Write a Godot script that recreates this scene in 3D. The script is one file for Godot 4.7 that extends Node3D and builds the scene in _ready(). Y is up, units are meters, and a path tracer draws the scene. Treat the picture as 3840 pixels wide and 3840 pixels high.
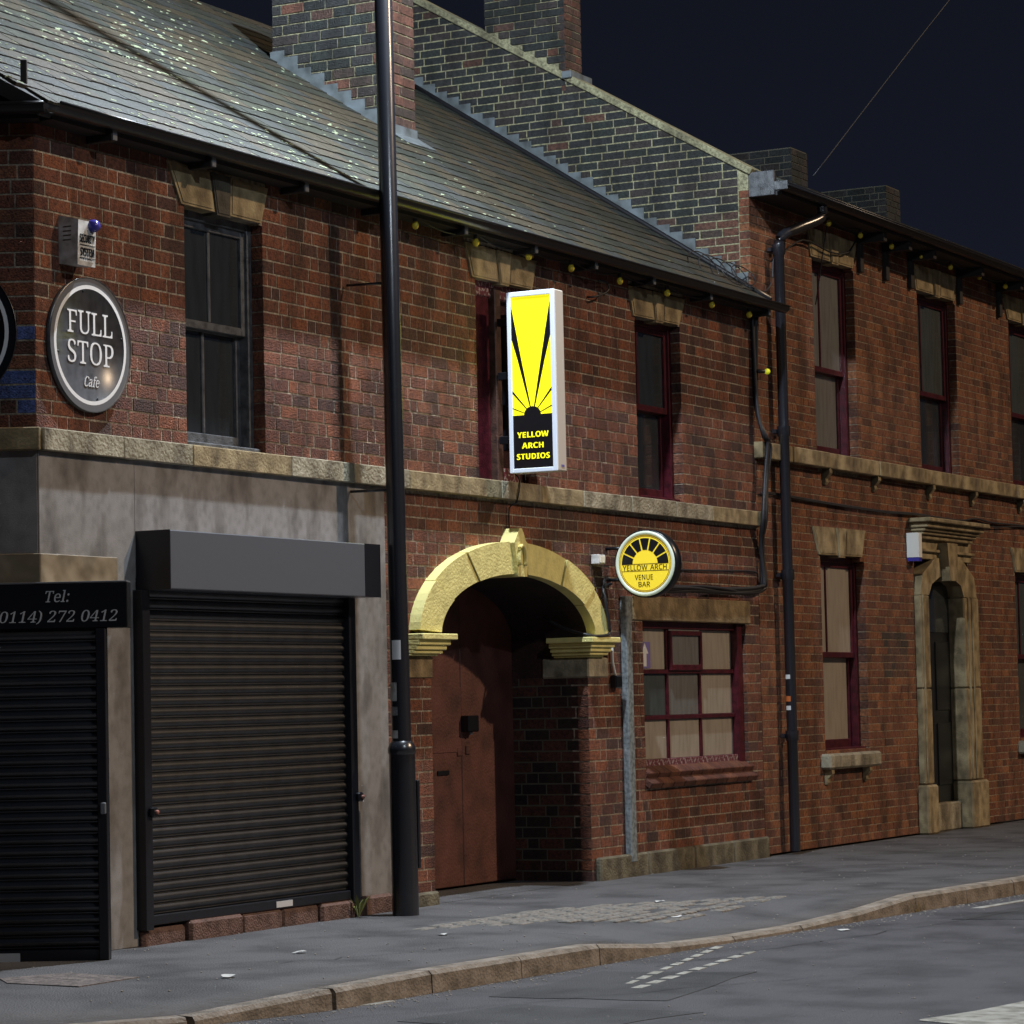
extends Node3D

const S := 3.14159265
var rng := RandomNumberGenerator.new()
var names := {}
var M := {}
const UP := Vector3(0, 1, 0)
const CU := Vector3(0.4719, 0, 0.8816)      # along the splayed corner wall, towards the street
const CN := Vector3(-0.8816, 0, 0.4719)     # out of the splayed corner wall
const CC := Vector3(-10.78, 0, 0)           # the corner where both walls meet
const SLOPE := 0.656                        # roof of the left building: y = 5.25 - SLOPE * z
const RV := Vector3(0, 0.5485, -0.8362)     # up that roof
const RN := Vector3(0, 0.8362, 0.5485)      # out of that roof

# ---------------------------------------------------------------- nodes

func numbered(called: String) -> String:
	if not names.has(called):
		names[called] = 0
		return called
	names[called] += 1
	return "%s_%03d" % [called, names[called]]

func thing(called: String, label: String, category: String, at := Vector3.ZERO, group := "") -> Node3D:
	var o := Node3D.new()
	o.name = numbered(called)
	add_child(o)
	o.position = at
	o.set_meta("label", label)
	o.set_meta("category", category)
	if group:
		o.set_meta("group", group)
	return o

func tag(o: Node3D, label: String, category: String, group := "") -> void:
	o.set_meta("label", label)
	o.set_meta("category", category)
	if group:
		o.set_meta("group", group)

func put(called: String, mesh: Mesh, mat: Material, parent: Node = self, xf := Transform3D()) -> MeshInstance3D:
	var o := MeshInstance3D.new()
	o.name = numbered(called) if parent == self else called
	o.mesh = mesh
	o.material_override = mat
	parent.add_child(o, true)
	o.transform = xf
	if parent != self and parent.get_parent() == self and not parent is MeshInstance3D:
		o.position -= (parent as Node3D).position      # meshes are given in world coordinates
	return o

func part(called: String, st: SurfaceTool, mat: Material, parent: Node = self) -> MeshInstance3D:
	return put(called, done(st), mat, parent)

func structure(called: String, st: SurfaceTool, mat: Material) -> MeshInstance3D:
	var o := part(called, st, mat)
	o.set_meta("kind", "structure")
	return o

# ---------------------------------------------------------------- shapes

func mk(smooth := false) -> SurfaceTool:
	var st := SurfaceTool.new()
	st.begin(Mesh.PRIMITIVE_TRIANGLES)
	st.set_smooth_group(0 if smooth else -1)
	return st

func done(st: SurfaceTool) -> ArrayMesh:
	st.generate_normals()
	return st.commit()

func tri(st: SurfaceTool, a: Vector3, b: Vector3, c: Vector3, n: Vector3) -> void:
	if (b - a).cross(c - a).dot(n) > 0.0:
		st.add_vertex(a); st.add_vertex(c); st.add_vertex(b)
	else:
		st.add_vertex(a); st.add_vertex(b); st.add_vertex(c)

func quad(st: SurfaceTool, a: Vector3, b: Vector3, c: Vector3, d: Vector3, n: Vector3) -> void:
	tri(st, a, b, c, n)
	tri(st, a, c, d, n)

# a chamfered box in the frame o, u, v, n
func slab(st: SurfaceTool, o: Vector3, u: Vector3, v: Vector3, n: Vector3, lo: Vector3, hi: Vector3, ch := 0.0) -> void:
	var c := minf(ch, 0.49 * minf(minf(hi.x - lo.x, hi.y - lo.y), hi.z - lo.z))
	var P := func(x: float, y: float, z: float) -> Vector3: return o + u * x + v * y + n * z
	var ax := [u, v, n]
	for k in 3:
		for s in [-1, 1]:
			var pts := []
			for q in [[-1, -1], [1, -1], [1, 1], [-1, 1]]:
				var r := [0.0, 0.0, 0.0]
				r[k] = hi[k] if s > 0 else lo[k]
				var i := (k + 1) % 3
				var j := (k + 2) % 3
				r[i] = (hi[i] - c) if q[0] > 0 else (lo[i] + c)
				r[j] = (hi[j] - c) if q[1] > 0 else (lo[j] + c)
				pts.append(P.call(r[0], r[1], r[2]))
			quad(st, pts[0], pts[1], pts[2], pts[3], ax[k] * s)
	if c <= 0.0:
		return
	for k in 3:                                   # the edges along axis k
		var i := (k + 1) % 3
		var j := (k + 2) % 3
		for si in [-1, 1]:
			for sj in [-1, 1]:
				var pts := []
				for q in [[0, 0], [1, 0], [1, 1], [0, 1]]:
					var r := [0.0, 0.0, 0.0]
					r[k] = (hi[k] - c) if (q[0] == 1) else (lo[k] + c)
					var oi: float = hi[i] if si > 0 else lo[i]
					var oj: float = hi[j] if sj > 0 else lo[j]
					r[i] = oi - (c * si if q[1] == 1 else 0.0)
					r[j] = oj - (0.0 if q[1] == 1 else c * sj)
					pts.append(P.call(r[0], r[1], r[2]))
				quad(st, pts[0], pts[1], pts[2], pts[3], ax[i] * si + ax[j] * sj)
	for sx in [-1, 1]:
		for sy in [-1, 1]:
			for sz in [-1, 1]:
				var x: float = hi.x if sx > 0 else lo.x
				var y: float = hi.y if sy > 0 else lo.y
				var z: float = hi.z if sz > 0 else lo.z
				tri(st, P.call(x, y - c * sy, z - c * sz), P.call(x - c * sx, y, z - c * sz), P.call(x - c * sx, y - c * sy, z), u * sx + v * sy + n * sz)

func box(st: SurfaceTool, lo: Vector3, hi: Vector3, ch := 0.0) -> void:
	slab(st, Vector3.ZERO, Vector3.RIGHT, UP, Vector3.BACK, lo, hi, ch)

func boxed(lo: Vector3, hi: Vector3, ch := 0.0) -> SurfaceTool:
	var st := mk()
	box(st, lo, hi, ch)
	return st

func prism(st: SurfaceTool, poly: PackedVector2Array, o: Vector3, u: Vector3, v: Vector3, n: Vector3, d0: float, d1: float) -> void:
	var ids := Geometry2D.triangulate_polygon(poly)
	for d in [[d1, n], [d0, -n]]:
		for i in range(0, ids.size(), 3):
			tri(st, o + u * poly[ids[i]].x + v * poly[ids[i]].y + n * d[0], o + u * poly[ids[i + 1]].x + v * poly[ids[i + 1]].y + n * d[0], o + u * poly[ids[i + 2]].x + v * poly[ids[i + 2]].y + n * d[0], d[1])
	var cw := Geometry2D.is_polygon_clockwise(poly)
	for i in poly.size():
		var a := poly[i]
		var b := poly[(i + 1) % poly.size()]
		var e := b - a
		var out2 := Vector2(e.y, -e.x) * (-1.0 if cw else 1.0)
		var A := o + u * a.x + v * a.y
		var B := o + u * b.x + v * b.y
		quad(st, A + n * d0, B + n * d0, B + n * d1, A + n * d1, u * out2.x + v * out2.y)

func wallprism(poly: PackedVector2Array, z0: float, z1: float) -> SurfaceTool:
	var st := mk()
	prism(st, poly, Vector3.ZERO, Vector3.RIGHT, UP, Vector3.BACK, z0, z1)
	return st

func tube(st: SurfaceTool, pts: Array, r: float, sides := 7, closed_ends := true) -> void:
	var rings := []
	for i in pts.size():
		var d: Vector3 = (pts[mini(i + 1, pts.size() - 1)] - pts[maxi(i - 1, 0)]).normalized()
		var a := d.cross(UP if absf(d.y) < 0.9 else Vector3.RIGHT).normalized()
		var b := d.cross(a)
		var ring := []
		for k in sides:
			var t := TAU * k / sides
			ring.append(pts[i] + (a * cos(t) + b * sin(t)) * r)
		rings.append(ring)
	for i in pts.size() - 1:
		for k in sides:
			var k2 := (k + 1) % sides
			var c: Vector3 = (rings[i][k] + rings[i][k2] + rings[i + 1][k]) / 3.0 - (pts[i] + pts[i + 1]) * 0.5
			quad(st, rings[i][k], rings[i][k2], rings[i + 1][k2], rings[i + 1][k], c)
	if closed_ends:
		for e in [0, pts.size() - 1]:
			var d2: Vector3 = pts[e] - pts[1 if e == 0 else e - 1]
			for k in sides:
				tri(st, pts[e], rings[e][k], rings[e][(k + 1) % sides], d2)

func lathe(st: SurfaceTool, prof: Array, o: Vector3, axis := UP, sides := 28) -> void:
	var a := axis.cross(Vector3.RIGHT if absf(axis.x) < 0.9 else UP).normalized()
	var b := axis.cross(a)
	for i in prof.size() - 1:
		var p: Vector2 = prof[i]
		var q: Vector2 = prof[i + 1]
		for k in sides:
			var t0 := TAU * k / sides
			var t1 := TAU * (k + 1) / sides
			var d0 := a * cos(t0) + b * sin(t0)
			var d1 := a * cos(t1) + b * sin(t1)
			var nn: Vector3 = (d0 + d1) * 0.5 * (q.y - p.y) + axis * (p.x - q.x)
			quad(st, o + d0 * p.x + axis * p.y, o + d1 * p.x + axis * p.y, o + d1 * q.x + axis * q.y, o + d0 * q.x + axis * q.y, nn)

func sag(a: Vector3, b: Vector3, drop: float, n := 10) -> Array:
	var out := []
	for i in n + 1:
		var t := float(i) / n
		out.append(a.lerp(b, t) - UP * drop * 4.0 * t * (1.0 - t))
	return out

func pts3(list: Array, z: float) -> Array:
	var out := []
	for p in list:
		out.append(Vector3(p.x, p.y, z))
	return out

func smoothed(pts: Array, each := 5) -> Array:
	var c := Curve3D.new()
	for i in pts.size():
		var t: Vector3 = (pts[mini(i + 1, pts.size() - 1)] - pts[maxi(i - 1, 0)]) / 6.0
		c.add_point(pts[i], -t, t)
	var out := []
	for i in pts.size() - 1:
		for k in each:
			out.append(c.sample(i, float(k) / each))
	out.append(pts[-1])
	return out

func ellipse(cx: float, cy: float, a: float, b: float, t0: float, t1: float, n: int) -> PackedVector2Array:
	var out := PackedVector2Array()
	for i in n + 1:
		var t := lerpf(t0, t1, float(i) / n)
		out.append(Vector2(cx + a * cos(t), cy + b * sin(t)))
	return out

# lettering: a solid TextMesh, HIGH metres tall capitals, its middle at AT, in the frame u, v, n
func letters(called: String, words: String, font: Font, high: float, wide: float, at: Vector3, u: Vector3, v: Vector3, n: Vector3, mat: Material, parent: Node, thick := 0.003, slant := 0.0) -> void:
	var t := TextMesh.new()
	t.text = words
	t.font = font
	t.font_size = 64
	t.pixel_size = high / (64.0 * 0.72)
	t.depth = thick
	t.curve_step = 1.5
	var w := t.get_aabb().size.x
	var k := wide / w if wide > 0.0 else 1.0
	var o := put(called, t, mat, parent, Transform3D(Basis(u * k, v + u * slant, n), at))
	o.position -= v * (t.get_aabb().get_center().y)

func fnt(face: String, weight := 400, slant := 0.0, bold := 0.0) -> Font:
	var f := SystemFont.new()
	f.font_names = PackedStringArray([face])
	f.font_weight = weight
	var fv := FontVariation.new()
	fv.base_font = f
	fv.variation_transform = Transform2D(Vector2(1, 0), Vector2(slant, 1), Vector2.ZERO)
	fv.variation_embolden = bold
	return fv

# ---------------------------------------------------------------- materials

func ntex(sd: int, freq: float, octaves := 4, normal := 0.0, ramp: Gradient = null, kind := FastNoiseLite.TYPE_SIMPLEX_SMOOTH, size := 512) -> NoiseTexture2D:
	var f := FastNoiseLite.new()
	f.seed = sd
	f.noise_type = kind
	f.frequency = freq
	f.fractal_octaves = octaves
	var t := NoiseTexture2D.new()
	t.width = size
	t.height = size
	t.seamless = true
	t.noise = f
	if normal > 0.0:
		t.as_normal_map = true
		t.bump_strength = normal
	if ramp:
		t.color_ramp = ramp
	return t

func grad(list: Array) -> Gradient:
	var g := Gradient.new()
	var o := PackedFloat32Array()
	var c := PackedColorArray()
	for e in list:
		o.append(e[0])
		c.append(e[1])
	g.offsets = o
	g.colors = c
	return g

func lin(r: float, g: float, b: float) -> Color:
	return Color(r, g, b).linear_to_srgb()

func mat(called: String, c: Color, rough: float, extra := {}) -> StandardMaterial3D:
	var m := StandardMaterial3D.new()
	m.resource_name = called
	m.albedo_color = c
	m.roughness = rough
	for k in extra:
		m.set(k, extra[k])
	M[called] = m
	return m

func tri_map(scale: float, albedo: Texture2D, normal: Texture2D = null, nscale := 1.0) -> Dictionary:
	var d := {"uv1_triplanar": true, "uv1_world_triplanar": true, "uv1_scale": Vector3.ONE * scale}
	if albedo:
		d["albedo_texture"] = albedo
	if normal:
		d["normal_enabled"] = true
		d["normal_texture"] = normal
		d["normal_scale"] = nscale
	return d

var left_tones := [[.215, .070, .035], [.180, .057, .030], [.245, .082, .040], [.150, .048, .028], [.200, .074, .040], [.130, .045, .029], [.235, .072, .030], [.095, .040, .030]]
var right_tones := [[.250, .090, .036], [.215, .074, .032], [.275, .105, .042], [.190, .062, .028], [.230, .085, .040], [.130, .048, .028]]
var soot_tones := [[.030, .032, .034], [.024, .028, .028], [.036, .036, .036], [.046, .036, .034], [.028, .034, .030]]
var stack_tones := [[.120, .055, .038], [.145, .060, .038], [.090, .048, .036], [.065, .045, .036]]
var shaded_pier_tones := [[.085, .026, .017], [.060, .019, .015], [.105, .036, .024], [.030, .014, .012]]  # passage bricks, darkened so their colour carries the shade of the recess
var blue_tones := [[.07, .12, .34], [.09, .14, .38]]

func make_materials() -> void:
	var mott := ntex(3, 0.02, 5, 0.0, grad([[0.0, Color(.55, .55, .55)], [.5, Color(.84, .84, .84)], [1.0, Color(1, 1, 1)]]))
	var blotch := ntex(5, 0.008, 4, 0.0, grad([[0.0, Color(.62, .61, .59)], [.45, Color(.84, .83, .81)], [1.0, Color(1, 1, 1)]]))
	var soft := ntex(6, 0.01, 4, 0.0, grad([[0.0, Color(.84, .84, .83)], [.5, Color(.94, .94, .935)], [1.0, Color(1, 1, 1)]]))
	var rough_n := ntex(7, 0.05, 4, 9.0)
	var stone_n := ntex(9, 0.06, 4, 6.0)
	var fine_n := ntex(11, 0.10, 3, 4.0)
	var wave_n := ntex(13, 0.012, 2, 3.0)
	var speck := ntex(15, 0.16, 3, 0.0, grad([[0.0, Color(.45, .45, .45)], [.55, Color(.75, .75, .75)], [.75, Color(.85, .85, .85)], [1.0, Color(1, 1, 1)]]))
	var peel := ntex(17, 0.02, 5, 0.0, grad([[0.0, lin(.10, .010, .022)], [.60, lin(.11, .012, .026)], [.64, lin(.26, .23, .22)], [1.0, lin(.38, .35, .33)]]))
	var fold := ntex(29, 0.02, 3, 0.0, grad([[0.0, Color(.86, .85, .83)], [.5, Color(.95, .945, .94)], [1.0, Color(1, 1, 1)]]))
	var folds := {"uv1_triplanar": true, "uv1_world_triplanar": true, "uv1_scale": Vector3(1.3, .2, 1.3), "albedo_texture": fold}
	var rib := ntex(19, 0.03, 2, 2.0)
	var stain := ntex(23, 0.012, 5, 0.0, grad([[0.0, Color(.66, .66, .67)], [.38, Color(.86, .86, .86)], [.60, Color(.96, .96, .96)], [1.0, Color(1, 1, 1)]]))
	var runs := ntex(31, 0.012, 4, 0.0, grad([[0.0, Color(.66, .65, .65)], [.40, Color(.87, .86, .85)], [.58, Color(.97, .97, .97)], [1.0, Color(1, 1, 1)]]))
	var streak := {"detail_enabled": true, "detail_albedo": runs, "detail_blend_mode": BaseMaterial3D.BLEND_MODE_MUL, "detail_uv_layer": BaseMaterial3D.DETAIL_UV_2, "uv2_triplanar": true, "uv2_world_triplanar": true, "uv2_scale": Vector3(.55, .22, .55)}
	M["mott"] = mott
	for set_ in [["brick_l", left_tones], ["brick_r", right_tones], ["soot", soot_tones], ["stack", stack_tones], ["pier", shaded_pier_tones], ["blue", blue_tones]]:
		for i in set_[1].size():
			var t: Array = set_[1][i]
			var d := tri_map(2.3, mott, rough_n, 1.0 if set_[0] != "brick_r" else 0.6).merged(streak)
			mat("%s%d" % [set_[0], i], lin(t[0] * 1.25, t[1] * 1.25, t[2] * 1.25), 0.85, d)
	var many := tri_map(2.3, mott, rough_n, 1.0).merged(streak)
	many["vertex_color_use_as_albedo"] = true
	mat("brick_many", Color.WHITE, 0.85, many)
	var many_r := tri_map(2.3, mott, rough_n, 0.6).merged(streak)
	many_r["vertex_color_use_as_albedo"] = true
	mat("brick_many_r", Color.WHITE, 0.85, many_r)
	mat("mortar_l", lin(.50, .43, .33), 0.95, tri_map(2.0, mott, rough_n, 0.8).merged(streak))
	mat("mortar_r", lin(.46, .37, .26), 0.95, tri_map(2.0, mott, rough_n, 0.8).merged(streak))
	mat("mortar_dark", lin(.10, .095, .07), 0.95)
	mat("mortar_g", lin(.43, .41, .245), 0.95, tri_map(2.0, mott, rough_n, 0.8).merged(streak))
	mat("stone", lin(.44, .35, .20), 0.9, tri_map(1.1, blotch, stone_n, 0.3).merged(streak))
	mat("stone_grey", lin(.42, .38, .28), 0.9, tri_map(0.9, blotch, stone_n, 0.4).merged(streak))
	mat("stone_dirty", lin(.10, .09, .07), 0.9, tri_map(1.1, blotch, stone_n, 0.3))
	mat("stone_tan", lin(.34, .25, .13), 0.9, tri_map(1.1, blotch, stone_n, 0.5).merged(streak))
	mat("plaster", lin(.275, .262, .255), 0.85, tri_map(1.8, soft, fine_n, 0.22).merged(streak))
	mat("fascia_sheet", lin(.30, .24, .16), 0.55, tri_map(0.7, blotch, wave_n, 1.2))
	mat("yellow_paint", lin(.84, .75, .30), 0.5, tri_map(1.2, soft, rough_n, 0.20))
	mat("slate", Color.WHITE, 0.68, tri_map(1.5, mott, stone_n, 0.8).merged({"vertex_color_use_as_albedo": true}))
	var slates := [[.046, .052, .037], [.060, .051, .032], [.034, .041, .034], [.068, .056, .037], [.044, .050, .049], [.029, .033, .025]]
	for i in slates.size():
		mat("slate%d" % i, lin(slates[i][0], slates[i][1] * .97, slates[i][2] * .9), 0.66, tri_map(1.5, mott, stone_n, 0.8))
	M["slates"] = slates
	mat("lichen", lin(.36, .42, .27), 0.95)
	mat("lead", lin(.155, .185, .205), 0.55, tri_map(1.0, blotch, wave_n, 0.6))
	mat("black_paint", lin(.012, .013, .018), 0.27, tri_map(1.2, null, wave_n, 0.10).merged({"metallic_specular": 0.8}))
	mat("gutter_paint", lin(.012, .012, .014), 0.32)
	mat("dark_wood", lin(.018, .016, .016), 0.6)
	mat("strap", lin(.25, .27, .30), 0.4, {"metallic": 0.6})
	mat("grey_paint", lin(.13, .135, .145), 0.45, tri_map(1.0, mott, fine_n, 0.3))
	mat("maroon", lin(.090, .009, .018), 0.35, tri_map(1.0, mott, fine_n, 0.3))
	mat("maroon_peel", Color.WHITE, 0.6, tri_map(2.2, peel, fine_n, 0.4))
	mat("maroon_dark", lin(.045, .010, .011), 0.4, tri_map(1.0, mott, fine_n, 0.3))
	mat("brown_post", lin(.095, .045, .032), 0.5, tri_map(1.0, mott, fine_n, 0.3))
	mat("door_red", lin(.135, .048, .038), 0.6, tri_map(0.6, blotch, fine_n, 0.25))
	mat("glass_dark", lin(.032, .038, .044), 0.12, folds.merged({"metallic_specular": 0.7}))
	mat("glass_milky", lin(.36, .32, .265), 0.28, folds)
	mat("glass_blind", lin(.17, .17, .165), 0.25, folds)
	mat("glass_mid", lin(.07, .082, .082), 0.15, folds)
	mat("shutter", lin(.125, .13, .145), 0.42, tri_map(1.0, soft, wave_n, 0.05).merged({"metallic": 1.0}))
	mat("shutter_box", lin(.22, .235, .27), 0.30, tri_map(0.8, null, wave_n, 0.06).merged({"metallic": 0.55}))
	mat("shutter_dark", lin(.010, .011, .016), 0.35)
	mat("sign_black", lin(.008, .009, .012), 0.3)
	mat("sign_grey", lin(.10, .10, .108), 0.3, tri_map(1.0, mott, wave_n, 0.1))
	mat("sign_rim", lin(.20, .20, .21), 0.3, {"metallic": 0.3})
	mat("sign_white", lin(.78, .78, .78), 0.5)
	mat("letter_grey", lin(.55, .55, .55), 0.5)
	mat("white_plastic", lin(.74, .73, .68), 0.4)
	mat("dusty_white", lin(.70, .70, .70), 0.5, tri_map(2.0, blotch))
	mat("blue_lens", lin(.05, .045, .30), 0.25)
	mat("galvanised", lin(.42, .48, .50), 0.4, tri_map(2.0, mott, wave_n, 0.2).merged({"metallic": 0.4}))
	mat("cable", lin(.014, .014, .017), 0.5)
	mat("bulb", lin(.62, .50, .04), 0.25)
	mat("bulb_lit", lin(.62, .55, .04), 0.3, {"emission_enabled": true, "emission": Color(.80, .85, .05), "emission_energy_multiplier": 0.35})
	mat("glow_yellow", Color(1, .95, .1), 0.4, {"emission_enabled": true, "emission": Color(.985, .955, .13), "emission_energy_multiplier": 0.80})
	mat("glow_bar", Color(.9, .8, .2), 0.4, {"emission_enabled": true, "emission": Color(.93, .80, .22), "emission_energy_multiplier": 0.42})
	mat("frame_white", lin(.66, .70, .78), 0.4, {"emission_enabled": true, "emission": Color(.80, .86, .96), "emission_energy_multiplier": 0.28})
	mat("case_cream", lin(.58, .52, .45), 0.45)
	mat("rim_glow", lin(.60, .62, .54), 0.35, {"emission_enabled": true, "emission": Color(.80, .88, .72), "emission_energy_multiplier": 0.25})
	mat("bar_brown", lin(.20, .07, .03), 0.5)
	mat("lantern_glow", Color.WHITE, 0.4, {"emission_enabled": true, "emission": Color(.93, .97, 1), "emission_energy_multiplier": 6.0})
	var worn := {"detail_enabled": true, "detail_albedo": stain, "detail_blend_mode": BaseMaterial3D.BLEND_MODE_MUL, "detail_uv_layer": BaseMaterial3D.DETAIL_UV_2, "uv2_triplanar": true, "uv2_world_triplanar": true, "uv2_scale": Vector3.ONE * 0.21}
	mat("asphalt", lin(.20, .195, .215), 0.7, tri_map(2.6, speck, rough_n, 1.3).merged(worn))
	mat("tarmac_patch", lin(.15, .15, .16), 0.75, tri_map(2.6, speck, rough_n, 1.2).merged(worn))
	mat("crack", lin(.035, .035, .036), 0.9)
	mat("grit", lin(.30, .28, .25), 0.9)
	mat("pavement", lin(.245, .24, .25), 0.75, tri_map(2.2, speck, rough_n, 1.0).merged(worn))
	mat("pavement_patch", lin(.24, .20, .185), 0.8, tri_map(1.0, mott, rough_n, 0.5))
	mat("kerb", lin(.34, .295, .25), 0.8, tri_map(1.2, blotch, stone_n, 0.9))
	mat("steel", lin(.18, .18, .19), 0.35, tri_map(2.0, mott, fine_n, 0.5).merged({"metallic": 0.7}))
	mat("road_paint", lin(.50, .50, .46), 0.7, tri_map(1.5, blotch, rough_n, 0.6))
	mat("sett", lin(.30, .275, .245), 0.75, tri_map(2.0, mott, stone_n, 0.8))
	mat("base_stone", lin(.17, .095, .075), 0.85, tri_map(1.6, blotch, stone_n, 1.0))
	mat("plinth", lin(.20, .18, .125), 0.9, tri_map(1.1, blotch, stone_n, 0.5).merged(streak))
	mat("leaf", lin(.14, .15, .035), 0.6)
	mat("dry_grass", lin(.26, .20, .07), 0.7)
	mat("paper", lin(.60, .60, .58), 0.7)
	mat("tape", lin(.45, .45, .47), 0.3, tri_map(6.0, mott, stone_n, 2.0).merged({"metallic": 0.6}))
	mat("copper", lin(.30, .12, .09), 0.5)
	mat("purple_paper", lin(.16, .13, .34), 0.6)
	mat("orange", lin(.50, .13, .03), 0.5)
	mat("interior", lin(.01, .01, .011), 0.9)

# ---------------------------------------------------------------- bricks

# unit brick: front face at z = 0, -0.5..0.5 across, going back to z = -1; worn, chamfered front edges
func brick_mesh(ax: float, ay: float, worn: float) -> ArrayMesh:
	var st := mk(true)
	var xs := [-.5, -.5 + ax, 0.0, .5 - ax, .5]
	var ys := [-.5, -.5 + ay, .5 - ay, .5]
	var P := []
	for j in 4:
		var row := []
		for i in 5:
			var edge := i == 0 or i == 4 or j == 0 or j == 3
			var p := Vector3(xs[i], ys[j], 0)
			p.z = -0.024 if edge else rng.randf_range(-1, 0.4) * 0.02 * worn
			if edge:
				p.x += rng.randf_range(-.3, 1) * ax * 0.45 * worn * (-signf(p.x))
				p.y += rng.randf_range(-.3, 1) * ay * 0.45 * worn * (-signf(p.y))
				if (i == 0 or i == 4) and (j == 0 or j == 3):
					p.x *= 1.0 - 0.2 * ax * worn
					p.y *= 1.0 - 0.2 * ay * worn
			row.append(p)
		P.append(row)
	for j in 3:
		for i in 4:
			var rim := i == 0 or i == 3 or j == 0 or j == 2
			st.set_smooth_group(-1 if rim else 0)
			quad(st, P[j][i], P[j][i + 1], P[j + 1][i + 1], P[j + 1][i], Vector3.BACK)
	var loop := []
	for i in 5: loop.append(P[0][i])
	loop.append(P[1][4]); loop.append(P[2][4])
	for i in 5: loop.append(P[3][4 - i])
	loop.append(P[2][0]); loop.append(P[1][0])
	st.set_smooth_group(-1)
	for k in loop.size():
		var a: Vector3 = loop[k]
		var b: Vector3 = loop[(k + 1) % loop.size()]
		quad(st, a, b, Vector3(b.x, b.y, -1), Vector3(a.x, a.y, -1), Vector3(a.x + b.x, a.y + b.y, 0))
	return done(st)

var brick_s := []
var brick_h := []

func blocked(intervals: Array, a: float, b: float) -> Array:
	var out := [[a, b]]
	for h in intervals:
		var nxt := []
		for s in out:
			if h[1] <= s[0] or h[0] >= s[1]:
				nxt.append(s)
				continue
			if h[0] > s[0]: nxt.append([s[0], h[0]])
			if h[1] < s[1]: nxt.append([h[1], s[1]])
		out = nxt
	return out

# w: {o, u, n, x0, x1, y0, y1, ch, s, h, j, holes: Callable(y) -> [[a, b]], tone: Callable(p) -> [set, index]}; adds brick records to out
func lay(out: Array, w: Dictionary) -> void:
	var rows := int(ceil((w.y1 - w.y0) / w.ch - 0.2))
	var deep: float = w.get("deep", 0.1)
	for r in rows:
		var ya: float = w.y0 + r * w.ch
		var yb: float = minf(ya + w.ch - w.j, w.y1)
		if yb - ya < 0.02:
			continue
		var ym := (ya + yb) * 0.5
		var spans := blocked(w.holes.call(ym), w.x0, w.x1)
		var per: float = w.s + w.h + 2.0 * w.j
		var x: float = w.x0 - per * (1.0 if r % 2 == 0 else 1.5) - rng.randf() * 0.02
		var cells := []
		var k := 0
		while x < w.x1:
			var l: float = (w.s if k % 2 == 0 else w.h)
			if k % 2 == 1 and rng.randf() < w.get("plain", 0.0):
				l = w.s
			l += rng.randf_range(-.006, .006)
			cells.append([x, x + l])
			x += l + w.j
			k += 1
		for s in spans:
			var got := []
			for c in cells:
				var a := maxf(c[0], s[0])
				var b := minf(c[1], s[1])
				if b - a > 0.012:
					got.append([a, b])
			if got.size() > 1 and got[0][1] - got[0][0] < 0.05:
				got[1][0] = got[0][0]
				got.pop_front()
			if got.size() > 1 and got[-1][1] - got[-1][0] < 0.05:
				got[-2][1] = got[-1][1]
				got.pop_back()
			if got.size():
				if got[0][0] - s[0] < 0.04: got[0][0] = s[0]
				if s[1] - got[-1][1] < 0.04: got[-1][1] = s[1]
			for g in got:
				var p: Vector3 = w.o + w.u * ((g[0] + g[1]) * 0.5) + UP * (ym + rng.randf_range(-.0012, .0012)) + w.n * rng.randf_range(-.0006, .0014)
				var tone: Array = w.tone.call(p)
				out.append({"t": Transform3D(Basis(w.u * (g[1] - g[0]), UP * (yb - ya), w.n * deep), p), "long": g[1] - g[0] > 0.15, "tone": tone, "at": p})

# the mortar bed behind the bricks, with the sides of the openings
func bed(st: SurfaceTool, w: Dictionary) -> void:
	var step: float = w.ch * 0.5
	var rows := int(ceil((w.y1 - w.y0) / step))
	for r in rows:
		var ya: float = w.y0 + r * step
		var yb := minf(ya + step, w.y1)
		if yb - ya < 0.001:
			continue
		for s in blocked(w.holes.call((ya + yb) * 0.5), w.x0, w.x1):
			var d: Vector3 = w.n * -0.0036
			var A: Vector3 = w.o + w.u * s[0]
			var B: Vector3 = w.o + w.u * s[1]
			quad(st, A + d + UP * ya, B + d + UP * ya, B + d + UP * yb, A + d + UP * yb, w.n)
			for e in [[A, 1.0], [B, -1.0]]:
				var q: Vector3 = e[0] + w.u * 0.007 * e[1]
				quad(st, q + d + UP * ya, q + d + UP * yb, q - w.n * 0.16 + UP * yb, q - w.n * 0.16 + UP * ya, w.u * -e[1])

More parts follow.
